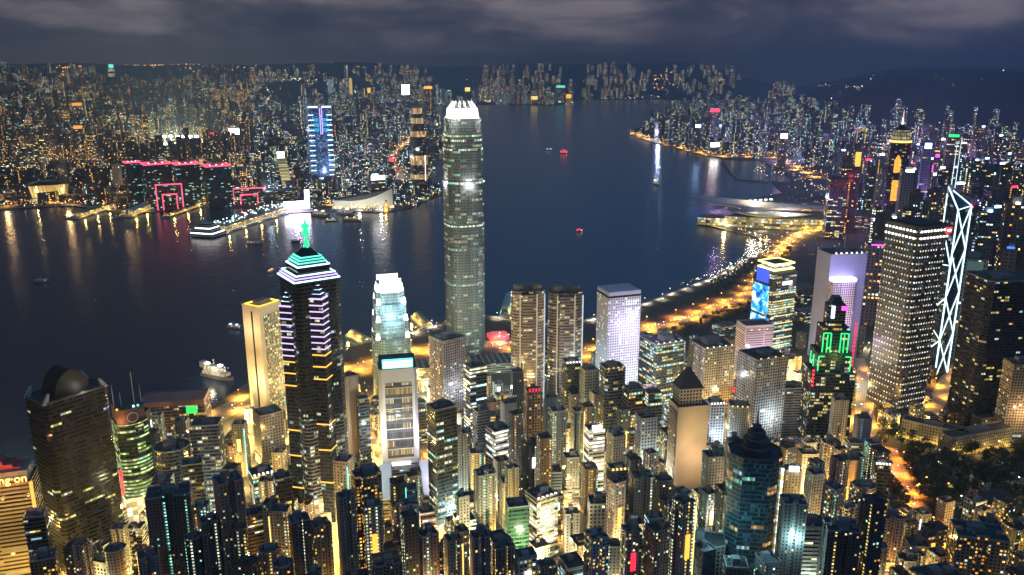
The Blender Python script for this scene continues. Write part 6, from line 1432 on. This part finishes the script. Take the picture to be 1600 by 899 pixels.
# ------------------------------------------------------------------ cars
cb = MB().prism(rect(4.5, 1.8), .35, .95, 0, 0, pts1=rect(4.4, 1.75)).mesh('car_body', [plain('car_paint', None, .3, .05, 1, usecol=True)])
cc = MB().prism(rect(2.4, 1.6, -.2, 0), .95, 1.5, 0, 0, pts1=rect(1.7, 1.4, -.25, 0)).mesh('cabin', [M['glassdark']])
hl = MB().box(2.3, 0, .5, .35, 1.7, .5).mesh('headlight', [M['lamp_white']]); tl = MB().box(-2.3, 0, .5, .3, 1.7, .5).mesh('taillight', [glow('tail_red', (1, .05, .02), 14, False)])
rc = random.Random(9); ncar = 0
for rd, (phrase, n, wid) in zip((0,), (('x', 0, 0),)): pass
def cars(pxs, n, wid, phrase):
    pts = resample(catmull([onground(*p) for p in pxs]), 9)
    for _ in range(n):
        k = rc.randrange(1, len(pts)-1); a, c = pts[k-1], pts[k+1]; t_ = math.atan2(c[1]-a[1], c[0]-a[0]); s = rc.choice((-1, 1)); lane_ = s*rc.choice((.13, .33))*wid
        x, y = pts[k][0]+math.sin(t_)*lane_, pts[k][1]-math.cos(t_)*lane_
        cn = rc.choice((('white', (.7, .7, .7)), ('dark', (.04, .04, .05)), ('red', (.5, .04, .03)), ('silver', (.45, .46, .48))))
        o = thing('car', f"{cn[0]} car {'driving away' if math.sin(t_)*s > 0 else 'coming on'} on {phrase}", 'car', (x, y, hill(x, y)+.55), t_ + (0 if s > 0 else math.pi), f"{cn[0]} cars on {phrase}")
        for me in (cb, cc, hl, tl):
            q = bpy.data.objects.new(me.name.split('.')[0], me); col.objects.link(q); q.parent = o
            if me is cb: q.color = (*cn[1], 1)
cars([(298,669),(335,652),(388,626),(450,606)], 12, 40, 'the curving flyover')
cars([(760,538),(850,552),(925,552),(1010,515),(1080,496),(1166,461)], 46, 30, 'the wide waterfront expressway')
cars([(1166,461),(1196,425),(1214,396),(1246,368)], 24, 25, 'the approach road to the winged hall')
cars([(556,640),(581,690),(598,760),(612,838)], 8, 15, 'the narrow street left of the teal-sign tower')
cars([(652,650),(661,700),(671,790),(690,870)], 8, 17, 'the street right of the teal-sign tower')
cars([(1338,560),(1352,600),(1350,640),(1364,700)], 7, 24, 'the avenue below the dotted skyscraper')
cars([(1390,700),(1400,730),(1418,770),(1442,800)], 6, 20, 'the park road')
cars([(1446,842),(1474,830),(1500,832),(1494,860)], 5, 13, 'the bend by the lower right flats')

# ------------------------------------------------------------------ low blocks that fill the near district
PARKW = [onground(*p) for p in PARK]
rf = random.Random(21); nb = 0; nslim = 0
OPEN = [[at(*p) for p in ((1000, 520), (1000, 470), (1200, 385), (1230, 420), (1170, 500), (1120, 535))], [at(*p) for p in ((440, 640), (540, 540), (700, 495), (950, 500), (1010, 480), (1010, 520), (930, 570), (790, 560), (600, 610))],
        [at(*p) for p in ((250, 690), (330, 640), (450, 590), (450, 615), (330, 690))]]
cand = []
for _ in range(16000):
    px, py = rf.uniform(-40, 1640), rf.uniform(540, 955)
    x, y = onground(px, py)
    if not inside(ISL, x, y) or inside(PARKW, x, y) or any(inside(p, x, y) for p in OPEN): continue
    cand.append((x, y))
def dist_shore(x, y): return inside(ISL, x-18, y+30) and inside(ISL, x+18, y+30)
for x, y in cand:
    if nb >= 520: break
    slim = rf.random() < .6 and nslim < 265; s = rf.uniform(11, 16) if slim else rf.uniform(12, 21); r_ = s*.62
    if taken(x, y, r_, .9) or onroad(x, y, r_*.75) or not dist_shore(x, y): continue
    h = rf.uniform(48, 94) if slim else rf.choice((rf.uniform(12, 26), rf.uniform(20, 48), rf.uniform(26, 52))); d = math.hypot(x, y)
    bpx, bpy_, _ = proj(x, y, hill(x, y))
    if bpx < 70 and bpy_ < 880: continue
    if slim and bpy_ < (740 if bpx < 800 else 690): slim = False; h = rf.uniform(14, 34)
    if bpx < 500 and bpy_ < 735: h = min(h, 20)
    for a_, b_, yy in ((1046, 1108, 768), (588, 652, 728), (436, 532, 785), (1138, 1228, 872), (1362, 1480, 628), (1382, 1448, 800), (795, 912, 615), (180, 232, 800), (45, 170, 850), (1150, 1232, 690), (1256, 1348, 690), (820, 875, 850), (672, 704, 790)):
        if a_-8 < bpx < b_+8 and bpy_ > yy-30: h = min(h, max(9, zt(x, y, yy)-hill(x, y)))          # keep low in front of the landmarks
    nslim += slim
    ppx, ppy, _ = proj(x, y, hill(x, y)+h)
    if 380 < ppx < 720 and ppy < 700: h = min(h, 20)
    if ppx > 1380: h = min(h, 26)
    if ppy > 880: h *= 1.2
    FOOT.append((x, y, r_)); nb += 1
    nm, mat = rf.choice((('slim_tower', 'apt2'), ('slim_tower', 'apt'), ('slim_tower', 'apt2'))) if slim else rf.choice((('tenement_block', 'apt'), ('tenement_block', 'aptw'), ('tenement_block', 'apt'), ('tenement_block', 'apt2'), ('office_block', 'band'), ('office_block', 'office'), ('office_block', 'grid')))
    cl = rf.choice((('beige', (.4, .34, .27)), ('grey', (.31, .31, .3)), ('brown', (.22, .165, .12)), ('pale', (.52, .5, .45)), ('pale', (.5, .46, .38)), ('dark', (.09, .09, .1)), ('pinkish', (.36, .26, .23))))
    o = thing(nm, None, nm.replace('_', ' '), (x, y, hill(x, y)), R(20+rf.uniform(-9, 9)) if x > -150 else R(rf.uniform(-16, 8)), 'low blocks between the towers')
    W, D = s*rf.uniform(.8, 1.1), s*rf.uniform(.75, 1.1)
    pts = plan(rf.choice(('rect', 'rect', 'slot', 'side')), W, D)
    MB().prism(pts, -7, h, 0, 1, uo=rf.uniform(0, 900)).build('block', [M[mat], M['roof']], o, color=(*cl[1], rf.uniform(.2, .65)))
    MB().ring(pts, h, h+1.1, .4).build('parapet', M['conc'], o, color=(*[q*.9 for q in cl[1]], 1))
    MB().box(rf.uniform(-.2, .2)*W, rf.uniform(-.2, .2)*D, h, W*rf.uniform(.25, .45), D*rf.uniform(.2, .4), rf.uniform(2.5, 5)).build('stair_house', M['conc'], o, color=(*[q*.8 for q in cl[1]], 1))
    if slim and rf.random() < .2: MB().box(rf.choice((-1, 1))*W*.5, -D*.5, 4, .9, .9, h-8).build('light_strip', M[rf.choice(('glow_white', 'glow_teal', 'glow_gold', 'glow_cool', 'glow_gold'))], o)
    if rf.random() < .22: MB().box(0, -D/2-.5, h*.5, W*.3, 1, h*.2+2).build('wall_sign', M[rf.choice(('glow_red', 'glow_amber', 'glow_white', 'glow_teal', 'glow_gold'))], o)
    AUTO.append((o, f"{'squat' if h < 22 else 'mid-height' if h < 45 else 'tallish'} {cl[0]} {'tenement' if nm[0] == 't' else 'slim tower' if slim else 'office block'}", (x, y, hill(x, y)+h)))
# lamps added at random in the lanes to throw glow on the walls
nl = 0
for x, y in cand[::-1]:
    if nl >= 170: break
    if taken(x, y, 2.5, 1) or onroad(x, y, 6) or any((x-a)**2+(y-b)**2 < 22*22 for a, b in [p for p in globals().setdefault('LN', [])]): continue
    LN.append((x, y)); nl += 1; z = hill(x, y)
    px = proj(x, y, z)[0]
    cn, lc = rf.choice((('lamp_orange', (1, .52, .1)), ('lamp_orange', (1, .64, .16)), ('lamp_orange', (1, .7, .22)), ('lamp_white', (1, .92, .5)), ('lamp_white', (.75, 1, .85))))
    p = bpy.data.objects.new('lane_fill_lamp', POLE); col.objects.link(p); p.location = (x, y, z); p.rotation_euler = (0, 0, rf.uniform(0, 6))
    tag(p, None, 'street lamp', 'lamps added in the lanes between towers'); AUTO.append((p, ('amber' if cn == 'lamp_orange' else 'white') + ' added lane lamp', (x, y, z+11)))
    for nm, me in (('lamp_arm', ARM), ('lamp_head', HEADS[cn])):
        q = bpy.data.objects.new(nm, me); col.objects.link(q); q.parent = p
    lamp('lamp_bulb', p, (2.2, 0, 10), (85000 if px < 1360 else 14000)*rf.choice((.4, .7, 1, 1.6, 3.2)), lc, 1.2)
for px, py in ((1400, 690), (1432, 700), (1530, 700), (1560, 735), (1508, 745), (1465, 735), (1480, 770), (1590, 760), (1500, 790), (1390, 740), (1446, 760), (1530, 770)):
    x, y = onground(px, py); z = hill(x, y); cn, lc = rf.choice((('lamp_white', (.8, 1, .85)), ('lamp_orange', (1, .6, .2))))
    p = bpy.data.objects.new('street_lamp', POLE); col.objects.link(p); p.location = (x, y, z); tag(p, None, 'street lamp', 'lamps in the dark park'); AUTO.append((p, ('amber' if cn == 'lamp_orange' else 'greenish white') + ' park lamp', (x, y, z+11)))
    for nm, me in (('lamp_arm', ARM), ('lamp_head', HEADS[cn])):
        q = bpy.data.objects.new(nm, me); col.objects.link(q); q.parent = p
    lamp('lamp_bulb', p, (2.2, 0, 10), 9000, lc, 1.2, True)

# ------------------------------------------------------------------ city across the water and farther along the island
rk = random.Random(33); far = []
def gridpass(n, zone):
    for _ in range(n):
        r_ = zone()
        if r_: far.append(r_)
def kz():
    px = rk.uniform(-60, 1030); py = 160+170*rk.random()**1.25
    x, y = at(px, py)
    for _ in range(6): x, y = at(px, py, gfar(x, y))
    d = math.hypot(x, y)
    if d > 12500 or not inside(KOW, x, y) or not inside(KOW, x*.985, y*.985): return
    if d < 3400 and not inside(KOW, x-60, y-60): return
    if d > 4300 and nse.noise(Vector((x*.0016, y*.0011, 5.5))) > .22: return        # parks and hills stay dark
    w_ = rk.uniform(18, 40); h = rk.uniform(25, 75) if d < 4200 else rk.uniform(40, 130)
    if 430 < px < 690 and py > 225: h = rk.uniform(15, 50)
    if px < 330 and py > 300: h = rk.uniform(12, 30)
    if rk.random() < .1: h *= 1.6
    if d > 7500: w_ *= 1.5; h *= 1.15
    return x, y, w_, h, 'k'
def iz():
    px = 985+665*rk.random(); py = 168+380*rk.random()**1.5
    x, y = at(px, py)
    for _ in range(6): x, y = at(px, py, max(hill(x, y), gfar(x, y)))
    d = math.hypot(x, y); z = max(hill(x, y), gfar(x, y))
    if not inside(ISL, x, y) or z > 110 or not inside(ISL, x-60, y): return
    if any(inside(p, x, y) for p in OPEN): return
    if px < 1300 and py > 262 and py < 400: return
    if px < 1360 and py > 345: return
    w_ = rk.uniform(18, 36); h = rk.uniform(50, 130)
    if px > 1300: h = rk.uniform(70, 170)
    return x, y, w_, h, 'i'
def kz2():                              # estates on the slopes far up the harbour
    px = rk.uniform(360, 1240); py = rk.uniform(126, 160)
    x, y = at(px, py)
    for _ in range(12): x, y = at(px, py, gfar(x, y))
    d = math.hypot(x, y)
    if not inside(KOW, x, y) or d > 14500 or gfar(x, y) > 330: return
    if nse.noise(Vector((px*.012, py*.03, 2.5))) > .18: return
    return x, y, rk.uniform(28, 44), rk.uniform(70, 150), 'q'
gridpass(5200, kz); gridpass(1500, kz2); gridpass(2600, iz)
far2 = []; cell = {}
for x, y, w_, h, z in far:
    k = (int(x//55), int(y//55))
    if any((x-q[0])**2+(y-q[1])**2 < (w_+q[2])**2*.36 for a in (-1, 0, 1) for b_ in (-1, 0, 1) for q in cell.get((k[0]+a, k[1]+b_), ())): continue
    if taken(x, y, w_*.6, .95) or onroad(x, y, w_*.6): continue
    cell.setdefault(k, []).append((x, y, w_)); far2.append((x, y, w_, h, z))
far2.sort(key=lambda q: -(q[2]*q[3])/((q[0]**2+q[1]**2)))
NAMEC = (('grey', (.22, .22, .22)), ('beige', (.30, .25, .19)), ('brown', (.17, .12, .09)), ('dusky', (.12, .115, .12)), ('plum', (.2, .15, .18)), ('pale', (.38, .36, .33)))
NIND = 290
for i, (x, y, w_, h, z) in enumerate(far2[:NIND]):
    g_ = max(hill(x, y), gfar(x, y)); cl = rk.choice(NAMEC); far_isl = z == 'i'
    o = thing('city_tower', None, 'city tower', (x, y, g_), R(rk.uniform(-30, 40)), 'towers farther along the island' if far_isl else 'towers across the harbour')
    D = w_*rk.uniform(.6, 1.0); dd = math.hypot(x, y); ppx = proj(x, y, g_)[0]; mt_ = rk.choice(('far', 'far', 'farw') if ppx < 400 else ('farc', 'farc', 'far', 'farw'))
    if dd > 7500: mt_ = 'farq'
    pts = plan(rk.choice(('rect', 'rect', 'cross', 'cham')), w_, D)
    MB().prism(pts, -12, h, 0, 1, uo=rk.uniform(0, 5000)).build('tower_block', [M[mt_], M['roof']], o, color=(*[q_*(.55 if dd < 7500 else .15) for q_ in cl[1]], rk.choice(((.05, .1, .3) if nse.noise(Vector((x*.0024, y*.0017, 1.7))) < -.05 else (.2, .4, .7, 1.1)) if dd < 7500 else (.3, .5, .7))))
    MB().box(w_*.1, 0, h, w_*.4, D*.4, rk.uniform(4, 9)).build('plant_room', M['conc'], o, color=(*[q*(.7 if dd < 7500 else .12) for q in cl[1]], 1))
    ft = ''
    if rk.random() < .34:
        key, cn = rk.choice((('sign_red', 'red'), ('glow_amber', 'amber'), ('sign_white', 'white'), ('sign_cool', 'bluish'), ('glow_magenta', 'magenta'), ('sign_violet', 'violet'), ('sign_cool', 'bluish'), ('glow_blue', 'blue')) if far_isl else (('sign_red', 'red'), ('glow_amber', 'amber'), ('sign_white', 'white'), ('sign_cool', 'bluish'), ('glow_gold', 'golden'), ('glow_teal', 'teal'), ('glow_violet', 'violet')))
        MB().box(0, -D*.45, h+.3, w_*rk.uniform(.3, .7), 2, rk.uniform(3, 6)).build('roof_sign', M[key], o); ft = f' with {cn} sign'
    AUTO.append((o, f"{'low' if h < 45 else 'mid-height' if h < 90 else 'tall'} {cl[0]} {'speckled' if mt_ != 'farw' else 'banded'} tower{ft}", (x, y, g_+h)))
# the rest of the far city reads as one mass of lit blocks
mb = MB()
for x, y, w_, h, z in far2[NIND:]:
    g_ = max(hill(x, y), gfar(x, y)); D = w_*rk.uniform(.6, 1)
    mb.prism([(x+p[0], y+p[1]) for p in rect(w_, D, 0, 0, R(rk.uniform(-40, 40)))], g_-12, g_+h, 7 if z == 'q' else (1 if nse.noise(Vector((x*.0024, y*.0017, 1.7))) < -.05 else rk.choice((0, 0, 1, 2, 3))) if proj(x, y, g_)[0] < 400 else rk.choice((5, 5, 6, 2, 1)), 4, uo=rk.uniform(0, 90000))
def fixed(name, src, wall, lit):
    m = M[src].copy(); m.name = name; t = m.node_tree
    oi = [n for n in t.nodes if n.type == 'OBJECT_INFO'][0]
    for l in list(t.links):
        if l.from_node == oi and l.from_socket.name in ('Color', 'Alpha'):
            to_ = l.to_socket; t.links.remove(l)
            if to_.type == 'VALUE': to_.default_value = lit
            else: to_.default_value = wall if to_.type == 'VECTOR' else (*wall, 1)
    m.cycles.emission_sampling = 'NONE'; return m
rest = mb.build('distant_buildings', [fixed('far_a', 'far', (.10, .09, .08), .5), fixed('far_b', 'far', (.05, .045, .045), .12), fixed('far_c', 'farw', (.12, .11, .10), .5), fixed('far_d', 'far', (.14, .11, .09), .9), M['roof'], fixed('far_e', 'farc', (.08, .08, .09), .6), fixed('far_f', 'farc', (.09, .09, .10), .35), fixed('far_g', 'farq', (.025, .025, .03), .6)])
tag(rest, 'far mass of lit apartment blocks filling both shores to the hills', 'distant buildings', None, 'stuff')

# far street and shore lamps too many to count
mb = MB(); n = 0
LK = [G('dl_orange', (1, .42, .06), 4.5, False), G('dl_yellow', (1, .7, .22), 4.5, False), G('dl_white', (1, .95, .8), 5, False), G('dl_cool', (.7, .88, 1), 5, False), G('dl_red', (1, .06, .05), 4, False)]
def glob(x, y, z, s, k):
    i = len(mb.v); mb.v.extend([(x-s, y, z), (x, y-s, z), (x+s, y, z), (x, y+s, z), (x, y, z+s), (x, y, z-s)])
    for a, b_, c in ((0, 1, 4), (1, 2, 4), (2, 3, 4), (3, 0, 4), (1, 0, 5), (2, 1, 5), (3, 2, 5), (0, 3, 5)):
        mb.f.append((i+a, i+b_, i+c)); mb.m.append(k); mb.uv += [(0, 0)]*3
rl_ = random.Random(77)
for _ in range(5200):
    if rl_.random() < .72: px, py, poly = rl_.uniform(-40, 1040), 112+215*rl_.random()**.9, KOW
    else: px, py, poly = rl_.uniform(985, 1630), 165+240*rl_.random()**1.4, ISL
    x, y = at(px, py)
    for _k in range(6): x, y = at(px, py, gfar(x, y))
    d = math.hypot(x, y)
    if not inside(poly, x, y) or d > 13500: continue
    if d > 9500 and rl_.random() < .6: continue
    if poly is ISL and gfar(x, y) > 60 and rl_.random() < .93: continue
    q = rl_.random(); k = 0 if q < .35 else 1 if q < .68 else 2 if q < .88 else 3 if q < .96 else 4
    glob(x, y, gfar(x, y)+rl_.uniform(6, 16), d/1300*rl_.choice((.22, .3, .3, .42, .6)), k)
def string(pxs, n_, k, s=.5, jit=1.0, g=gfar):
    for _ in range(n_):
        t_ = rl_.random()*(len(pxs)-1); i = int(t_); f = t_-i
        px = pxs[i][0]+(pxs[i+1][0]-pxs[i][0])*f+rl_.gauss(0, jit); py = pxs[i][1]+(pxs[i+1][1]-pxs[i][1])*f+rl_.gauss(0, jit*.5)
        x, y = at(px, py)
        for _k in range(8): x, y = at(px, py, g(x, y))
        d = math.hypot(x, y)
        if d > 15000: continue
        glob(x, y, g(x, y)+9, d/1300*s*rl_.uniform(.6, 1.4), k if not hasattr(k, '__len__') else rl_.choice(k))
string([(400, 158), (475, 158), (560, 157), (690, 158)], 120, (1, 2, 2), .5, 1.2)
string([(700, 160), (800, 159), (895, 161)], 60, (1, 2, 3), .45, 1)
string([(935, 155), (1030, 154)], 24, (1, 2), .4, .8)
string([(600, 183), (640, 186), (680, 198), (692, 216), (688, 240)], 70, (0, 0, 1), .45, 1)
string([(620, 212), (640, 220), (630, 232), (605, 225)], 70, (1, 1, 0), .5, 5)
string([(640, 226), (612, 245), (626, 272), (600, 296)], 110, (0, 1, 1, 2, 4), .5, 4)
string([(100, 154), (130, 150), (104, 158)], 50, (0,), .8, 4)
string([(200, 142), (255, 148), (330, 152), (420, 150)], 60, (0, 1), .5, 4)
string([(0, 322), (60, 320), (130, 318), (200, 330)], 90, (0, 1, 2, 4), .5, 5)
string([(150, 310), (190, 305), (300, 318), (430, 318)], 110, (0, 1, 1, 2), .45, 4)
string([(460, 326), (520, 318), (570, 332), (610, 330), (690, 302)], 130, (0, 1, 1, 2), .4, 3)
for av in ([(205, 300), (160, 250), (125, 208)], [(335, 248), (305, 205), (280, 172)], [(470, 302), (452, 250), (432, 200), (418, 168)], [(542, 292), (562, 240), (560, 196)], [(380, 236), (440, 226), (520, 216)], [(40, 300), (70, 250), (60, 200)], [(230, 246), (300, 240), (370, 236)], [(0, 236), (80, 228), (150, 236)]): string(av, 70, (0, 0, 1, 1, 2), .55, 1.8)
string([(988, 208), (1010, 217), (1060, 230), (1105, 241), (1150, 245), (1200, 241), (1240, 260), (1310, 284)], 230, (0, 1, 1), .42, 3)
string([(1060, 148), (1020, 147), (1050, 152)], 40, (0, 1), .6, 5)
string([(1100, 346), (1140, 358), (1200, 376), (1195, 395), (1130, 428), (1060, 452)], 130, (1, 2, 2), .55, 2)
string([(1120, 440), (1165, 410), (1200, 395)], 70, (1, 2, 3), .55, 8)
string([(1180, 262), (1240, 275), (1290, 300), (1300, 330)], 110, (0, 1, 2, 3), .45, 10)
string([(1262, 131), (1330, 136), (1400, 144)], 34, (1, 2), .4, 3); string([(560, 92), (640, 90)], 12, (2,), .35, 3); string([(480, 96), (520, 92)], 8, (2,), .4, 3)
string([(640, 528), (700, 510), (780, 530), (850, 548), (900, 555)], 90, (0, 1, 1, 2), .55, 7, hill)
string([(560, 575), (640, 560), (660, 600), (560, 610)], 40, (0, 1, 2), .5, 6, hill)
tag(mb.build('distant_lamps', LK), 'countless far street and shore lamps glittering on both sides of the harbour', 'distant lamps', None, 'stuff')
# unseen lights added to stand for the glow of the far city
for k in range(70):
    px, py = rl_.uniform(0, 690), rl_.uniform(170, 322); x, y = at(px, py)
    for _k in range(5): x, y = at(px, py, gfar(x, y))
    if inside(KOW, x, y): lamp('city_fill_light', rest, (x, y, gfar(x, y)+45), 150000*(math.hypot(x, y)/4000)**1.2, (1, .62, .26) if px < 380 else (.62, .78, 1), 6)
for k in range(40):
    px, py = rl_.uniform(1010, 1600), rl_.uniform(185, 330); x, y = at(px, py)
    if inside(ISL, x, y) and gfar(x, y) < 60: lamp('city_fill_light', rest, (x, y, gfar(x, y)+40), 600000*(math.hypot(x, y)/4000)**1.2, (.72, .42, 1) if k % 3 else (.5, .6, 1), 6)

for k in range(22):                  # unseen coloured lights added for neon glow behind the dotted skyscraper
    px, py = rl_.uniform(1290, 1520), rl_.uniform(240, 400); x, y = at(px, py)
    if inside(ISL, x, y): lamp('city_fill_light', rest, (x, y, rl_.uniform(50, 130)), 270000, rl_.choice(((.5, .32, 1), (.3, .5, 1), (.8, .3, .9), (.45, .4, 1))), 5)

# ------------------------------------------------------------------ labels written from what each thing stands beside
MARK = [('the tallest tower', 722, 380), ('the white-crowned twin', 607, 500), ('the neon-banded tower', 482, 560), ('the teal-sign block', 620, 660), ('the vaulted dark tower', 108, 740), ('the gold ribbed store', 20, 800),
 ('the green-lit curved tower', 199, 700), ('the brown slab', 274, 660), ('the beige hotel slab', 409, 550), ('the bowed towers', 855, 520), ('the porthole tower', 967, 520), ('the dotted skyscraper', 1430, 480), ('the diagonal-lit tower', 1490, 440),
 ('the gold-topped needle tower', 1407, 270), ('the green neon tower', 1306, 580), ('the cyan screen tower', 1213, 470), ('the light-bar slab', 1316, 440), ('the dark octagon tower', 1180, 800), ('the stone pyramid tower', 1077, 690), ('the black edge tower', 1560, 540),
 ('the pink-lined black blocks', 280, 285), ('the neon-ringed far tower', 497, 220), ('the stepped amber tower', 652, 230), ('the barrel hall', 78, 290), ('the swooping hall', 568, 315), ('the winged hall', 1196, 340), ('the sports ground', 285, 222), ('the mansion', 1548, 765),
 ('the arcade range', 1520, 680), ('the brown flats', 262, 850), ('the beige-brown tower', 356, 840), ('the warm-windowed tower', 572, 820), ('the green-netted tower', 808, 830), ('the zigzag-lit tower', 846, 815), ('the market hall', 638, 790), ('the curved hotel', 1097, 870),
 ('the orange-windowed block', 1530, 870), ('the railing-roofed block', 1269, 860), ('the red-sign block', 833, 650), ('the zebra-lit office', 779, 710), ('the far spit', 860, 150), ('the orange-lit far rooftops', 120, 170), ('the far golden frame', 575, 145), ('the rose-cornered block', 1320, 310),
 ('the round white sign', 1116, 228), ('the violet-signed tower', 1224, 230), ('the green-signed rose tower', 1489, 250), ('the park road', 1415, 755), ('the curved bend', 1480, 850), ('the wedge-roofed flats', 1036, 790), ('the teal far tower', 173, 120), ('the white far billboard', 365, 215), ('the orange lane', 950, 868)]
seen = {}
for o, what, p in AUTO:
    px, py, fw = proj(*p)
    near = sorted(MARK, key=lambda m: (m[1]-px)**2+((m[2]-py)*1.2)**2)
    m = near[0]; dx, dy = px-m[1], py-m[2]
    rel = ('right of' if dx > 0 else 'left of') if abs(dx) > abs(dy)*1.1 else ('below' if dy > 0 else 'beyond')
    seen.setdefault((what, rel, m[0]), []).append((px, o, near[1][0], fw))
ORD = ['first', 'second', 'third', 'fourth', 'fifth', 'sixth', 'seventh', 'eighth', 'ninth', 'tenth', 'eleventh', 'twelfth', 'thirteenth', 'fourteenth', 'fifteenth', 'sixteenth', 'seventeenth', 'eighteenth', 'nineteenth', 'twentieth'] + ['twenty-' + q for q in ('first', 'second', 'third', 'fourth', 'fifth', 'sixth', 'seventh', 'eighth', 'ninth')] + ['thirtieth'] + ['thirty-' + q for q in ('first', 'second', 'third', 'fourth', 'fifth', 'sixth', 'seventh', 'eighth', 'ninth')]
for (what, rel, m), lst in seen.items():
    lst.sort(key=lambda q: q[0])
    for i, (px, o, m2, fw) in enumerate(lst):
        lab = f"{what} {rel} {m}"
        if len(lst) > 1: lab = (f"{'leftmost' if i == 0 else 'rightmost' if i == len(lst)-1 else ORD[i] + ' from left'} {what} {rel} {m}")
        o['label'] = lab
print('LAMPS', LAMPCOUNT[0], 'LOW', nb, 'LANE', nl, 'FAR', len(far2), 'TREES', NT[0], 'LIGHTS', len([o for o in col.objects if o.type == 'LIGHT']), 'OBJ', len(col.objects))

# ------------------------------------------------------------------ the hazy air over the harbour
HAZE = True
if HAZE:
    mb = MB(); mb.prism([(-15800, -600), (16500, -600), (16500, 17600), (-15800, 17600)], -1.6, 1400, 0, 0)
    hm = bpy.data.materials.new('haze_air'); hm.use_nodes = True; t = hm.node_tree; t.nodes.clear()
    o_ = N(t, 'ShaderNodeOutputMaterial'); v = N(t, 'ShaderNodeVolumePrincipled'); v.inputs['Color'].default_value = (.60, .76, 1, 1); v.inputs['Density'].default_value = 5.2e-5; v.inputs['Anisotropy'].default_value = .3
    t.links.new(v.outputs[0], o_.inputs['Volume'])
    hz = mb.build('haze', hm); hz['kind'] = 'stuff'; hz['label'] = 'thin night haze over the whole harbour'
